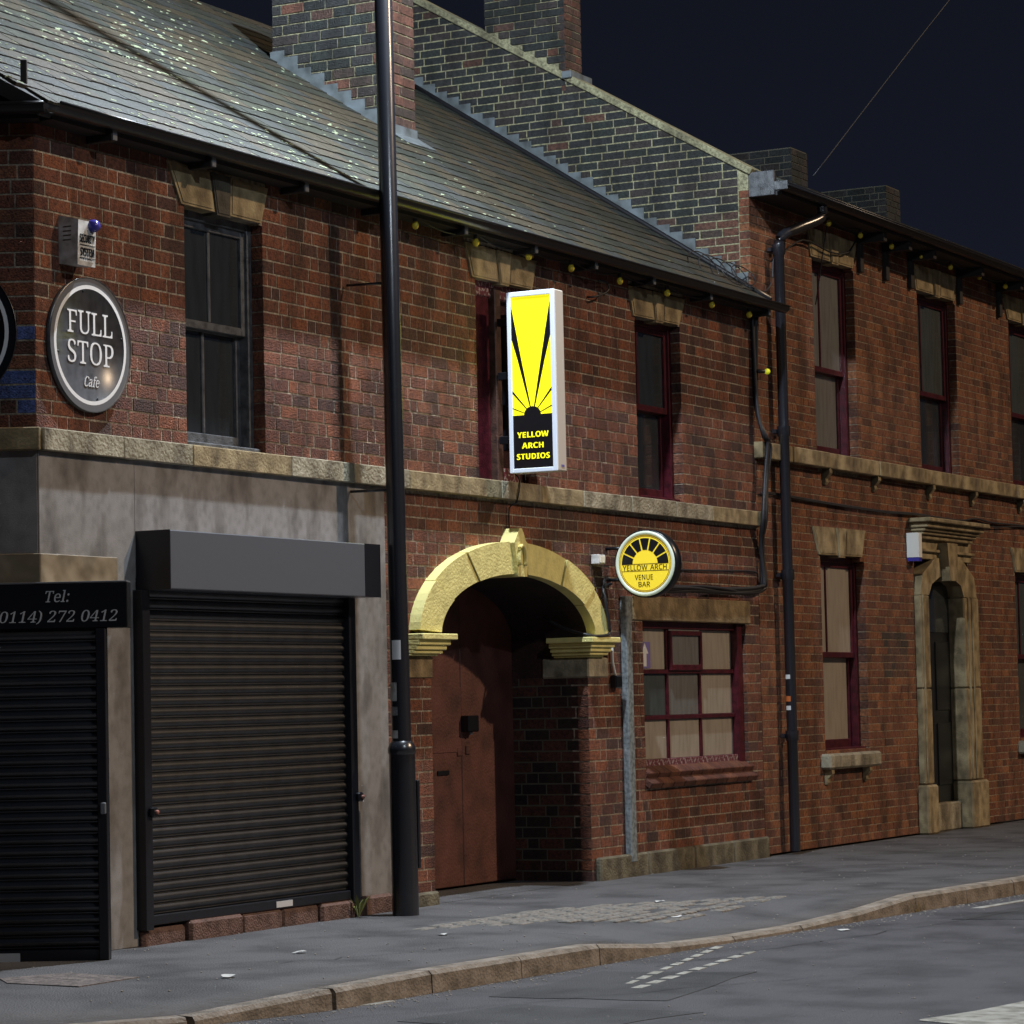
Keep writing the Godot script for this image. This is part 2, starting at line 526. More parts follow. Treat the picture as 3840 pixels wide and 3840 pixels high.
# the bricks that show largest become parts, the others one MultiMesh
func commit_bricks(recs: Array, parent: Node, keep: int, many: String) -> void:
	var eye := Vector3(-24.914, 1.47, 10.8)
	var fwd := Vector3(.87965, .06466, -.4712)
	for r in recs:
		var d: Vector3 = r.at - eye
		var n: Vector3 = r.t.basis.z.normalized()
		var across := absf(n.dot(d.normalized()))
		r["size"] = r.t.basis.x.length() * across / d.length_squared() + (-1.0 if d.angle_to(fwd) > 0.235 or n.dot(d) > 0.0 else 0.0)
	recs.sort_custom(func(a, b): return a.size > b.size)
	keep = mini(keep, recs.size())
	for i in keep:
		var r: Dictionary = recs[i]
		var ms: Array = brick_s if r.long else brick_h
		put("brick", ms[rng.randi() % ms.size()], M["%s%d" % [r.tone[0], r.tone[1]]], parent, r.t)
	var rest := recs.slice(keep)
	for kind in [[true, brick_s], [false, brick_h]]:
		for v in kind[1].size():
			var mine := []
			for i in rest.size():
				if rest[i].long == kind[0] and i % kind[1].size() == v:
					mine.append(rest[i])
			if mine.is_empty():
				continue
			var mm := MultiMesh.new()
			mm.transform_format = MultiMesh.TRANSFORM_3D
			mm.use_colors = true
			mm.mesh = kind[1][v]
			mm.instance_count = mine.size()
			for i in mine.size():
				mm.set_instance_transform(i, mine[i].t)
				var c: Array = tones(mine[i].tone[0])[mine[i].tone[1]]
				var k := rng.randf_range(.82, 1.12) * 1.25
				mm.set_instance_color(i, Color(c[0] * k, c[1] * k, c[2] * k))
			var o := MultiMeshInstance3D.new()
			o.name = "small_bricks"
			o.multimesh = mm
			o.material_override = M[many]
			o.set_meta("kind", "stuff")
			parent.add_child(o, true)

func tones(called: String) -> Array:
	return {"brick_l": left_tones, "brick_r": right_tones, "soot": soot_tones, "stack": stack_tones, "pier": shaded_pier_tones, "blue": blue_tones}[called]

func pick(called: String) -> Array:
	return [called, rng.randi() % tones(called).size()]

func V(x: float, y: float) -> Vector2:
	return Vector2(x, y)

func PV(list: Array) -> PackedVector2Array:
	return PackedVector2Array(list)

func _ready() -> void:
	rng.seed = 11
	# camera
	var cam := Camera3D.new()
	cam.name = "camera"
	add_child(cam)
	var yaw := deg_to_rad(28.1765)
	var pitch := deg_to_rad(3.70728)
	var roll := deg_to_rad(-1.24108)
	var f := Vector3(cos(yaw) * cos(pitch), sin(pitch), -sin(yaw) * cos(pitch))
	var right := f.cross(UP).normalized()
	var up := right.cross(f)
	cam.transform = Transform3D(Basis(right * cos(roll) + up * sin(roll), up * cos(roll) - right * sin(roll), -f), Vector3(-24.914, 1.47, 10.8))
	cam.fov = 2.0 * rad_to_deg(atan(1920.0 / 11000.0))
	cam.near = 0.1
	cam.far = 500.0
	cam.current = true
	# night sky over a town
	var env := Environment.new()
	env.background_mode = Environment.BG_SKY
	var sk := ProceduralSkyMaterial.new()
	sk.sky_top_color = Color(.055, .066, .098)
	sk.sky_horizon_color = Color(.105, .120, .165)
	sk.sky_curve = 0.12
	sk.ground_bottom_color = Color(.03, .03, .035)
	sk.ground_horizon_color = Color(.08, .085, .10)
	sk.sun_angle_max = 1.0
	var sky := Sky.new()
	sky.sky_material = sk
	env.sky = sky
	env.tonemap_mode = Environment.TONE_MAPPER_LINEAR
	env.tonemap_exposure = 1.0
	env.sdfgi_enabled = true
	env.ssao_enabled = true
	env.ssil_enabled = true
	var we := WorldEnvironment.new()
	we.name = "environment"
	we.environment = env
	add_child(we)
	# light of the far lamps along the road, to the right of the picture
	var sun := DirectionalLight3D.new()
	sun.name = "far_light"
	add_child(sun)
	var az := deg_to_rad(26.0)
	var el := deg_to_rad(33.0)
	var from := Vector3(sin(az) * cos(el), sin(el), cos(az) * cos(el))
	sun.look_at_from_position(from * 50.0, Vector3.ZERO, UP)
	sun.light_energy = 0.46
	sun.light_color = Color(1.0, .87, .72)
	sun.light_angular_distance = 1.2
	sun.shadow_enabled = true

	make_materials()
	for i in 6:
		brick_s.append(brick_mesh(.014, .036, 1.0))
		brick_h.append(brick_mesh(.030, .036, 1.0))
	build_ground()
	build_left()
	build_right()
	build_shutters()
	build_lamp_post()
	build_signs()
	build_small()

# ---------------------------------------------------------------- ground

func kerb_z(x: float) -> float:
	if x > -11.0:
		return lerpf(2.52, 3.25, clampf((x + 11.0) / 9.0, 0, 1.4))
	return 2.52 - 0.13 * pow(maxf(-11.0 - x, 0.0), 2.2) * 0.9

func kerb_drop(x: float) -> float:
	var d := 0.0
	d = maxf(d, clampf((-11.5 - x) / .9, 0, 1) * 0.075)
	d = maxf(d, clampf((x + 8.75) / .75, 0, 1) * clampf((-4.9 - x) / .8, 0, 1) * 0.085)
	return d

func pave_y(x: float, z: float) -> float:
	return -kerb_drop(x) * smoothstep(0.0, 1.0, clampf((z - kerb_z(x) + 1.1) / 1.1, 0, 1))

func build_ground() -> void:
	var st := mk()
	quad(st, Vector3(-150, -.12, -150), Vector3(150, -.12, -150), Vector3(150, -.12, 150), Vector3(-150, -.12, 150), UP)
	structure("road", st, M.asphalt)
	# pavement: one sheet of small quads that dips to the dropped kerbs
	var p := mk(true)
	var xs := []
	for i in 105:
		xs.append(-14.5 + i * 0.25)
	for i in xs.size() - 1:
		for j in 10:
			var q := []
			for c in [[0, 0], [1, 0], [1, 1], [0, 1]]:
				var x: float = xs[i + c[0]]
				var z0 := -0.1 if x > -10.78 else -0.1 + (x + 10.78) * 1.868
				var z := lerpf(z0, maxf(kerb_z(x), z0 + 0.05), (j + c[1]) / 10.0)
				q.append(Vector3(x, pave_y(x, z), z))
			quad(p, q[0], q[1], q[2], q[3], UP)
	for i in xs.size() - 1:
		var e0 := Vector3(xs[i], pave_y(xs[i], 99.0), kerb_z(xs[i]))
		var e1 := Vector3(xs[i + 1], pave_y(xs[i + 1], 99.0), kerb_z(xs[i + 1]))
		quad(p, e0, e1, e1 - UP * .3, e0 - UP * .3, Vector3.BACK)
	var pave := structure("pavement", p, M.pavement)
	# kerb stones
	var x := -14.4
	while x < 11.0:
		var l := rng.randf_range(.80, .98)
		if x > -12.5 and x < -11.7:
			l = 0.62
		var x1 := x + l
		var a := Vector3(x, 0, kerb_z(x))
		var b := Vector3(x1, 0, kerb_z(x1))
		var u := (b - a).normalized()
		var n := Vector3(-u.z, 0, u.x)
		if n.z < 0: n = -n
		var ks := mk()
		var ya := -kerb_drop(x) + 0.004
		var yb := -kerb_drop(x1) + 0.004
		var w := a.distance_to(b) - 0.008
		var g := rng.randf_range(-.004, .004)
		# a bevelled stone that may slope along its length
		var A := []
		for e in [[a, ya], [a + u * w, yb]]:
			var o: Vector3 = e[0] + n * g
			A.append([o - n * .0 + UP * e[1], o + n * .115 + UP * e[1], o + n * .135 + UP * (e[1] - .022), o + n * .142 + UP * -.16, o + UP * -.16])
		for k in 4:
			quad(ks, A[0][k], A[1][k], A[1][k + 1], A[0][k + 1], [UP, UP + n, n + UP * .1, -UP][k])
		for e in [[0, -u], [1, u]]:
			tri(ks, A[e[0]][0], A[e[0]][1], A[e[0]][2], e[1])
			tri(ks, A[e[0]][0], A[e[0]][2], A[e[0]][3], e[1])
			tri(ks, A[e[0]][0], A[e[0]][3], A[e[0]][4], e[1])
		part("kerb_stone", ks, M.steel if (x > -12.5 and x < -11.7) else M.kerb, pave)
		x = x1
	# slab cover in the pavement
	var cover := mk()
	prism(cover, PV([V(-11.83, -.50), V(-11.45, -.69), V(-11.55, -1.25), V(-12.1, -1.25), V(-12.05, -.73)]), Vector3.ZERO, Vector3.RIGHT, Vector3(0, 0, -1), UP, -0.03, 0.005)
	part("slab_cover", cover, M.pavement_patch, pave)
	# setts of the crossing in front of the arch
	for i in 9:
		for j in 11:
			var sx := -8.15 + i * 0.235 + j * 0.13 + rng.randf_range(-.02, .02)
			var sz := 1.10 + j * 0.112 + rng.randf_range(-.01, .01)
			if rng.randf() < 0.12: continue
			var ss := mk()
			var yy := pave_y(sx, sz)
			slab(ss, Vector3(sx, yy, sz), Vector3.RIGHT, UP, Vector3.BACK, Vector3(-.10 + rng.randf() * .02, -.05, -.046), Vector3(.095 + rng.randf() * .02, .004 + rng.randf() * .007, .050), .008)
			part("sett", ss, M.sett, pave)
	# repairs and cracks in the tarmac
	var road := get_node("road")
	for q in [[V(-10.9, 3.1), V(-9.4, 3.0), V(-9.2, 3.9), V(-10.8, 4.1)], [V(-5.2, 3.7), V(-2.6, 3.8), V(-2.2, 4.6), V(-5.0, 4.7)], [V(-12.1, 3.2), V(-11.2, 3.4), V(-11.3, 4.5), V(-12.2, 4.3)], [V(-7.6, 5.0), V(-4.0, 5.2), V(-4.2, 6.4), V(-7.9, 6.0)]]:
		var tp := mk()
		var fl := []
		for k in 4:
			for m in 4:
				var w: Vector2 = q[k].lerp(q[(k + 1) % 4], m / 4.0)
				fl.append(V(w.x + rng.randf_range(-.03, .03), -w.y + rng.randf_range(-.03, .03)))
		prism(tp, PV(fl), Vector3(0, -.12, 0), Vector3.RIGHT, Vector3(0, 0, -1), UP, -.002, .003)
		part("tarmac_patch", tp, M.tarmac_patch, road)
	for q in [[Vector3(-12.6, 0, 2.6), Vector3(-9.0, 0, 4.6), -.12], [Vector3(-9.0, 0, 3.2), Vector3(-3.0, 0, 4.1), -.12], [Vector3(-11.8, 0, 1.0), Vector3(-9.4, 0, 2.1), 0], [Vector3(-9.2, 0, .4), Vector3(-7.9, 0, 2.3), 0], [Vector3(-5.4, 0, .3), Vector3(-4.2, 0, 2.4), 0], [Vector3(-2.5, 0, .3), Vector3(3.0, 0, 1.6), 0]]:
		var cr := mk()
		var n := 22
		var last := Vector3.ZERO
		for k in n + 1:
			var t := float(k) / n
			var p2: Vector3 = q[0].lerp(q[1], t) + Vector3(rng.randf_range(-.04, .04), 0, rng.randf_range(-.05, .05))
			p2.y = (q[2] if q[2] < 0 else pave_y(p2.x, p2.z)) + .0045
			if k > 0:
				var w := Vector3(0, 0, rng.randf_range(.004, .011))
				quad(cr, last, p2, p2 + w, last + w, UP)
			last = p2
		part("crack", cr, M.crack, road if q[2] < 0 else pave)
	var gm := MultiMesh.new()
	gm.transform_format = MultiMesh.TRANSFORM_3D
	var pb := mk()
	box(pb, Vector3(-1, -.6, -1), Vector3(1, .6, 1), .5)
	gm.mesh = done(pb)
	gm.instance_count = 1500
	for i in 1500:
		var gx := rng.randf_range(-13.0, 4.0)
		var gutter := rng.randf() < .6
		var gz := kerb_z(gx) + .15 + absf(rng.randfn(0, .10)) if gutter else rng.randf_range(.05, 6.0)
		if not gutter and absf(gz - kerb_z(gx)) < .17: gz += .4
		var gy := -.118 if gz > kerb_z(gx) else pave_y(gx, gz) + .003
		var sc := rng.randf_range(.002, .007)
		gm.set_instance_transform(i, Transform3D(Basis(UP, rng.randf() * TAU).scaled(Vector3(sc * rng.randf_range(.7, 1.5), sc, sc)), Vector3(gx, gy, gz)))
	var gi := MultiMeshInstance3D.new()
	gi.name = "grit"
	gi.multimesh = gm
	gi.material_override = M.grit
	gi.set_meta("kind", "stuff")
	road.add_child(gi)
	# worn white paint on the road
	var paint := Node3D.new()
	paint.name = "road_markings"
	add_child(paint)
	paint.set_meta("kind", "structure")
	var marks := [
		[V(-12.50, 1.72), V(-12.33, 1.80), V(-12.21, 1.97), V(-12.34, 1.93), V(-12.49, 1.84)],
		[V(-12.35, 2.07), V(-12.16, 2.12), V(-11.89, 2.28), V(-12.09, 2.26), V(-12.34, 2.19)],
		[V(-11.76, 2.21), V(-11.54, 2.27), V(-11.22, 2.69), V(-11.41, 2.69), V(-11.71, 2.45)],
		[V(-4.16, 3.45), V(-3.14, 3.56), V(-3.13, 3.62), V(-4.14, 3.53)],
		[V(-11.27, 5.69), V(-10.82, 5.82), V(-10.32, 5.90), V(-9.6, 6.3), V(-10.9, 7.2), V(-11.6, 6.4), V(-11.32, 5.70)]]
	for k in 9:
		for row in [[V(-10.07, 3.51), V(-7.61, 2.98), .05], [V(-10.29, 3.66), V(-7.91, 3.34), .06]]:
			var t: float = (k + .15) / 9.0
			var a: Vector2 = row[0].lerp(row[1], t)
			var b: Vector2 = row[0].lerp(row[1], t + .075)
			var nn: Vector2 = (b - a).orthogonal().normalized() * row[2] * rng.randf_range(.8, 1.3)
			marks.append([a - nn * .5, a + nn * .5, b + nn * .45, b - nn * .5])
	for m in marks:
		var s2 := mk()
		var flip := []
		for q in m: flip.append(V(q.x, -q.y))
		prism(s2, PV(flip), Vector3(0, -.12, 0), Vector3.RIGHT, Vector3(0, 0, -1), UP, -.002, .004)
		part("painted_line", s2, M.road_paint, paint)

# ---------------------------------------------------------------- the brick building on the left

func arch_in(x: float) -> float:
	var t := (x + 4.785) / 1.285
	return 1.97 + .49 * sqrt(maxf(0.0, 1.0 - t * t))

func build_left() -> void:
	var b := thing("brick_building", "long lower brick building with yellow arch, grey rendered shopfront and mossy slate roof", "building", Vector3(-5.3, 0, -2.5))
	var recs := []
	var upper := func(y: float) -> Array:
		var out := []
		for w in [[-9.19, -8.26, -9.39, -8.20], [-5.27, -4.32, -5.45, -4.27], [-2.46, -1.55, -2.58, -1.45]]:
			if y > 3.1 and y < 4.75:
				out.append([w[0], w[1]])
			elif y >= 4.75 and y < 5.0:
				var t := (y - 4.75) / .25
				out.append([lerpf(w[0] - .06, w[2], t) + .012, lerpf(w[1] - .03, w[3], t) - .012])
		return out
	var bluish := func(p: Vector3) -> Array: return pick("brick_l")
	var wu := {"o": Vector3.ZERO, "u": Vector3.RIGHT, "n": Vector3.BACK, "x0": -10.78, "x1": 0.04, "y0": 3.18, "y1": 5.12, "ch": .089, "s": .213, "h": .098, "j": .0105, "holes": upper, "tone": bluish, "plain": .25}
	lay(recs, wu)
	var lower := func(y: float) -> Array:
		var out := []
		if y < 1.97: out.append([-6.07, -3.50])
		elif y < 2.70:
			var t := (y - 1.97) / .73
			var a := 1.55 * sqrt(maxf(0.0, 1.0 - t * t))
			out.append([-4.83 - a + .02, -4.83 + a - .02])
		if y > 1.66 and y < 1.985: out.append([-6.42, -6.05]); out.append([-3.52, -3.13])
		if y > .76 and y < 2.135: out.append([-2.45, -.28])
		if y >= 2.135 and y < 2.345: out.append([-2.65, -.185])
		return out
	var wl := {"o": Vector3.ZERO, "u": Vector3.RIGHT, "n": Vector3.BACK, "x0": -6.72, "x1": 0.04, "y0": 0.0, "y1": 3.04, "ch": .089, "s": .213, "h": .098, "j": .0105, "holes": lower, "tone": bluish, "plain": .25}
	lay(recs, wl)
	var none := func(_y: float) -> Array: return []
	var painted := func(p: Vector3) -> Array:
		var s := (p - CC).dot(CU)
		if s > -.19 and s < -.03 and p.y > 3.28 and p.y < 3.78 and rng.randf() < .75: return pick("blue")
		return pick("brick_l")
	var wc := {"o": CC, "u": CU, "n": CN, "x0": -1.7, "x1": -0.004, "y0": 3.18, "y1": 5.1, "ch": .089, "s": .213, "h": .098, "j": .0105, "holes": none, "tone": painted, "plain": .25}
	lay(recs, wc)
	# tunnel side behind the arch, facing the camera
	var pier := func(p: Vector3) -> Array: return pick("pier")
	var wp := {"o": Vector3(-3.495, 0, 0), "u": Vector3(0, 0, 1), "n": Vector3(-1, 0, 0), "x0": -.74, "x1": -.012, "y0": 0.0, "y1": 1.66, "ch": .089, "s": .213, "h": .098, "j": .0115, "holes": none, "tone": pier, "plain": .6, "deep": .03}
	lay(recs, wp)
	var bedst := mk()
	for w in [wu, wl, wc]: bed(bedst, w)
	var pst := mk()
	bed(pst, wp)
	part("passage_side", pst, M.mortar_dark, b)  # dark mortar here puts the passage shade into the joints
	var wall := part("brick_wall", bedst, M.mortar_l, b)
	# chimney: x -3.92..-3.52, z -2.67..-1.51
	var stackt := func(p: Vector3) -> Array: return pick("stack") if rng.randf() < .22 else pick("soot")
	var stackr := func(p: Vector3) -> Array: return pick("stack")
	var croof := func(y: float) -> Array: return []
	var c1 := {"o": Vector3(-3.92, 0, 0), "u": Vector3(0, 0, 1), "n": Vector3(-1, 0, 0), "x0": -2.68, "x1": -1.515, "y0": 6.15, "y1": 7.9, "ch": .089, "s": .213, "h": .098, "j": .012, "holes": croof, "tone": stackt, "plain": .85, "deep": .05}
	var c2 := {"o": Vector3(0, 0, -1.51), "u": Vector3.RIGHT, "n": Vector3.BACK, "x0": -3.915, "x1": -3.52, "y0": 6.15, "y1": 7.9, "ch": .089, "s": .213, "h": .098, "j": .012, "holes": croof, "tone": stackr, "plain": .2, "deep": .05}
	var recs2 := []
	lay(recs2, c1); lay(recs2, c2)
	var chst := mk()
	box(chst, Vector3(-3.912, 5.8, -2.68), Vector3(-3.525, 7.9, -1.518))
	var ch := part("chimney", chst, M.mortar_g, b)
	commit_bricks(recs2, ch, 40, "brick_many")
	commit_bricks(recs, wall, 260, "brick_many")
	# dark body behind the openings
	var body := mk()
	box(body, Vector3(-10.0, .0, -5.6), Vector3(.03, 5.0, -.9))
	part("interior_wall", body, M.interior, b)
	# rendered ground floor round the shutter
	var pl := mk()
	box(pl, Vector3(-10.78, 0, -.3), Vector3(-9.80, 3.04, .012), .004)
	box(pl, Vector3(-9.80, 2.30, -.3), Vector3(-7.29, 3.04, .012))
	box(pl, Vector3(-7.29, 0, -.3), Vector3(-6.72, 3.04, .012), .004)
	slab(pl, CC, CU, UP, CN, Vector3(-1.7, 0, -.3), Vector3(0, 3.04, .012))
	part("rendered_wall", pl, M.plaster, b)
	var sheet := mk()
	slab(sheet, Vector3.ZERO, Vector3.RIGHT, UP, Vector3.BACK, Vector3(-10.80, 2.05, .012), Vector3(-10.02, 2.42, .035), .004)
	slab(sheet, CC, CU, UP, CN, Vector3(-1.5, 2.05, .012), Vector3(.02, 2.42, .035), .004)
	part("fascia_sheet", sheet, M.fascia_sheet, b)
	# boxed out corner behind the first shutter
	var pod := mk()
	prism(pod, PV([V(-10.60, -.37), V(-11.3, .95), V(-10.6, .6), V(-10.45, -.02)]), Vector3.ZERO, Vector3.RIGHT, Vector3(0, 0, -1), UP, 0, 2.02)
	part("corner_shopfront", pod, M.shutter_dark, b)
	# stone plinth under the shutter, and under the arch wall
	var bx := -9.82
	while bx < -6.75:
		var l := rng.randf_range(.38, .70)
		var s1 := boxed(Vector3(bx, -.04, 0), Vector3(minf(bx + l, -6.74) - .012, rng.randf_range(.10, .135), .05 + rng.randf() * .03), .02)
		part("plinth_stone", s1, M.base_stone, b)
		bx += l
	for q in [[-3.45, -2.55], [-2.54, -1.62], [-1.61, -.78], [-.77, .02], [-6.68, -6.1]]:
		part("plinth_stone", boxed(Vector3(q[0], -.04, 0), Vector3(q[1], .19 if q[0] > -4 else .10, .055), .015), M.plinth, b)
	# stone band
	var band := mk()
	box(band, Vector3(-10.78, 3.05, -.2), Vector3(.05, 3.17, .01))
	var bandp := part("stone_band", band, M.stone_grey, b)
	var x := -10.79
	var cuts := [-9.97, -9.21, -8.03, -7.20, -6.43, -5.55, -5.02, -4.36, -3.62, -2.72, -1.84, -1.08, .05]
	for c in cuts:
		var d := .062 + rng.randf_range(-.003, .004)
		var s2 := boxed(Vector3(x + .003, 3.04, -.05), Vector3(c - .003, 3.178 + rng.randf_range(-.003, .003), d), .006)
		part("stone", s2, [M.stone_grey, M.stone_grey, M.stone][rng.randi() % 3], bandp)
		x = c
	var cs := mk()
	slab(cs, CC, CU, UP, CN, Vector3(-.52, 3.04, -.05), Vector3(.028, 3.178, .062), .006)
	part("stone", cs, M.stone, bandp)
	cs = mk()
	slab(cs, CC, CU, UP, CN, Vector3(-1.6, 3.04, -.05), Vector3(-.526, 3.176, .06), .006)
	part("stone", cs, M.stone_grey, bandp)
	# lintels
	lintel(b, [V(-9.39, 5.015), V(-8.205, 5.0), V(-8.295, 4.748), V(-9.243, 4.752)], [-8.905, -8.672, -8.685, -8.85], M.stone_dirty)
	lintel(b, [V(-5.446, 4.993), V(-4.27, 4.985), V(-4.36, 4.748), V(-5.344, 4.735)], [-4.961, -4.724, -4.766, -4.914], M.stone)
	lintel(b, [V(-2.584, 4.985), V(-1.452, 4.99), V(-1.589, 4.748), V(-2.51, 4.735)], [-2.13, -1.90, -1.94, -2.09], M.stone)
	left_windows(b)
	left_arch(b)
	left_roof(b)

func lintel(b: Node, q: Array, key: Array, kmat: Material) -> void:
	var ty := func(x: float) -> float: return lerpf(q[0].y, q[1].y, (x - q[0].x) / (q[1].x - q[0].x))
	var by := func(x: float) -> float: return lerpf(q[3].y, q[2].y, (x - q[3].x) / (q[2].x - q[3].x))
	var back := wallprism(PV([q[0] + V(.01, -.01), q[1] + V(-.01, -.01), q[2] + V(-.01, .0), q[3] + V(.01, .0)]), -.12, .004)
	var o := part("lintel", back, M.mortar_l, b)
	var g := .006
	for s in [[q[0], V(key[0] - g, ty.call(key[0])), V(key[3] - g, by.call(key[3])), q[3], M.stone, .022], [V(key[0] + g, ty.call(key[0])), V(key[1] - g, ty.call(key[1])), V(key[2] - g, by.call(key[2]) - .02), V(key[3] + g, by.call(key[3]) - .02), kmat, .034], [V(key[1] + g, ty.call(key[1])), q[1], q[2], V(key[2] + g, by.call(key[2])), M.stone, .022]]:
		part("stone", wallprism(PV([s[0], s[1], s[2], s[3]]), -.1, s[5] - .006), s[4], o)
		var m: Vector2 = (s[0] + s[1] + s[2] + s[3]) / 4.0
		var inner := []
		for k in 4: inner.append(m + (s[k] - m) * .88)
		part("raised_panel", wallprism(PV(inner), -.02, s[5]), s[4], o)

func sash(st: SurfaceTool, x0: float, x1: float, y0: float, y1: float, z0: float, z1: float, side: float, top: float, bottom: float, bars: Array = []) -> void:
	box(st, Vector3(x0, y0, z0), Vector3(x0 + side, y1, z1), .004)
	box(st, Vector3(x1 - side, y0, z0), Vector3(x1, y1, z1), .004)
	box(st, Vector3(x0 + side, y1 - top, z0), Vector3(x1 - side, y1, z1 - .002), .004)
	box(st, Vector3(x0 + side, y0, z0), Vector3(x1 - side, y0 + bottom, z1 - .002), .004)
	for m in bars:
		box(st, Vector3(m - .014, y0 + bottom, z0 + .008), Vector3(m + .014, y1 - top, z1 - .008), .006)

func sash_window(b: Node, x0: float, x1: float, y0: float, y1: float, mid: float, frame: Material, low: Material, glass_up: Material, glass_low: Material, bar: float, low_bars: Array) -> void:
	var fr := mk()
	var z := -.10
	box(fr, Vector3(x0, y0, z - .12), Vector3(x0 + .055, y1, z + .01), .004)
	box(fr, Vector3(x1 - .055, y0, z - .12), Vector3(x1, y1, z + .01), .004)
	box(fr, Vector3(x0 + .055, y1 - .06, z - .12), Vector3(x1 - .055, y1, z + .008), .004)
	box(fr, Vector3(x0, y0, z - .12), Vector3(x1, y0 + .035, z + .065), .006)
	var w := part("window", fr, frame, b)
	var us := mk()
	sash(us, x0 + .05, x1 - .05, mid - .02, y1 - .055, z - .055, z - .012, .05, .055, .055, [bar])
	part("upper_sash", us, frame, w)
	var ls := mk()
	sash(ls, x0 + .05, x1 - .05, y0 + .03, mid + .025, z - .105, z - .062, .05, .05, .085, low_bars)
	part("lower_sash", ls, low, w)
	var g := mk()
	box(g, Vector3(x0 + .09, mid + .02, z - .04), Vector3(x1 - .09, y1 - .10, z - .034))
	part("pane", g, glass_up, w)
	g = mk()
	box(g, Vector3(x0 + .09, y0 + .10, z - .092), Vector3(x1 - .09, mid - .02, z - .086))
	part("pane", g, glass_low, w)

func left_windows(b: Node) -> void:
	sash_window(b, -9.19, -8.262, 3.18, 4.755, 4.0, M.grey_paint, M.grey_paint, M.glass_dark, M.glass_dark, -8.73, [-8.74])
	sash_window(b, -2.46, -1.552, 3.18, 4.755, 3.98, M.maroon, M.maroon, M.glass_dark, M.glass_dark, -2.17, [-2.12])
	# boarded window behind the box sign
	var st := boxed(Vector3(-5.27, 3.18, -.2), Vector3(-4.322, 4.755, -.105))
	var w := part("window", st, M.maroon_dark, b)
	part("board", boxed(Vector3(-5.26, 3.18, -.11), Vector3(-4.94, 4.66, -.065), .01), M.maroon, w)
	part("board", boxed(Vector3(-5.26, 4.62, -.12), Vector3(-4.33, 4.75, -.055), .01), M.maroon_peel, w)
	part("timber_post", boxed(Vector3(-4.925, 3.18, -.1), Vector3(-4.83, 4.70, -.02), .006), M.brown_post, w)
	part("board", boxed(Vector3(-4.82, 3.18, -.11), Vector3(-4.50, 3.30, -.05), .01), M.maroon_peel, w)
	# broad window beside the arch: three by three panes
	var fr := mk()
	var z := -.085
	box(fr, Vector3(-2.445, .90, z - .08), Vector3(-2.40, 2.137, z + .02), .004)
	box(fr, Vector3(-.40, .885, z - .08), Vector3(-.29, 2.137, z + .05), .006)
	box(fr, Vector3(-2.40, 2.075, z - .08), Vector3(-.40, 2.137, z + .02), .004)
	w = part("window", fr, M.maroon, b)
	part("bottom_rail", boxed(Vector3(-2.445, .875, z - .08), Vector3(-.40, .955, z + .03), .004), M.maroon_peel, w)
	for gx in [-1.80, -1.12]:
		part("glazing_bar", boxed(Vector3(gx - .016, .955, z - .04), Vector3(gx + .016, 2.075, z + .004), .004), M.maroon, w)
	for gy in [1.705, 1.31]:
		part("glazing_bar", boxed(Vector3(-2.40, gy - .018, z - .05), Vector3(-.40, gy + .018, z + .010), .004), M.maroon, w)
	var cols := [[-2.40, -1.816], [-1.784, -1.136], [-1.104, -.40]]
	var rws := [[.955, 1.292], [1.328, 1.687], [1.723, 2.075]]
	for i in 3:
		for j in 3:
			var vent := i == 1 and j == 2
			var zz := z - .022 + (.03 if vent else 0.0)
			var gm: Material = [[M.glass_milky, M.glass_milky, M.glass_milky], [M.glass_mid, M.glass_blind, M.glass_milky], [M.glass_milky, M.glass_blind, M.glass_milky]][j][i]
			part("pane", boxed(Vector3(cols[i][0] + .003, rws[j][0] + .003, zz), Vector3(cols[i][1] - .003, rws[j][1] - .003, zz + .005)), gm, w)
	var vf := mk()
	sash(vf, -1.79, -1.13, 1.715, 2.06, z - .012, z + .035, .035, .04, .05)
	part("hinged_light", vf, M.maroon, w)
	part("lintel", boxed(Vector3(-2.645, 2.137, -.15), Vector3(-.185, 2.345, .012), .008), M.stone_tan, b)
	# sloping brick sill in two rows
	for r in 2:
		var y0 := .845 - r * .085
		var k := 0
		var sx := -2.46
		while sx < -.30 + r * .04:
			var l := .225
			var s3 := mk()
			var v := Vector3(0, .55, -.835).normalized()
			slab(s3, Vector3(sx, y0, .03 + r * .035 - .0), Vector3.RIGHT, v, v.cross(Vector3.RIGHT) * -1.0, Vector3(.004, 0, -.06), Vector3(l - .004, .135, .0), .006)
			part("sill_tile", s3, [M.brick_l3, M.brick_l5, M.brick_l4][(k + r) % 3], b)
			sx += l
			k += 1
	var sb := mk()
	box(sb, Vector3(-2.47, .70, -.2), Vector3(-.27, .88, -.075))
	part("sill_bed", sb, M.mortar_l, b)

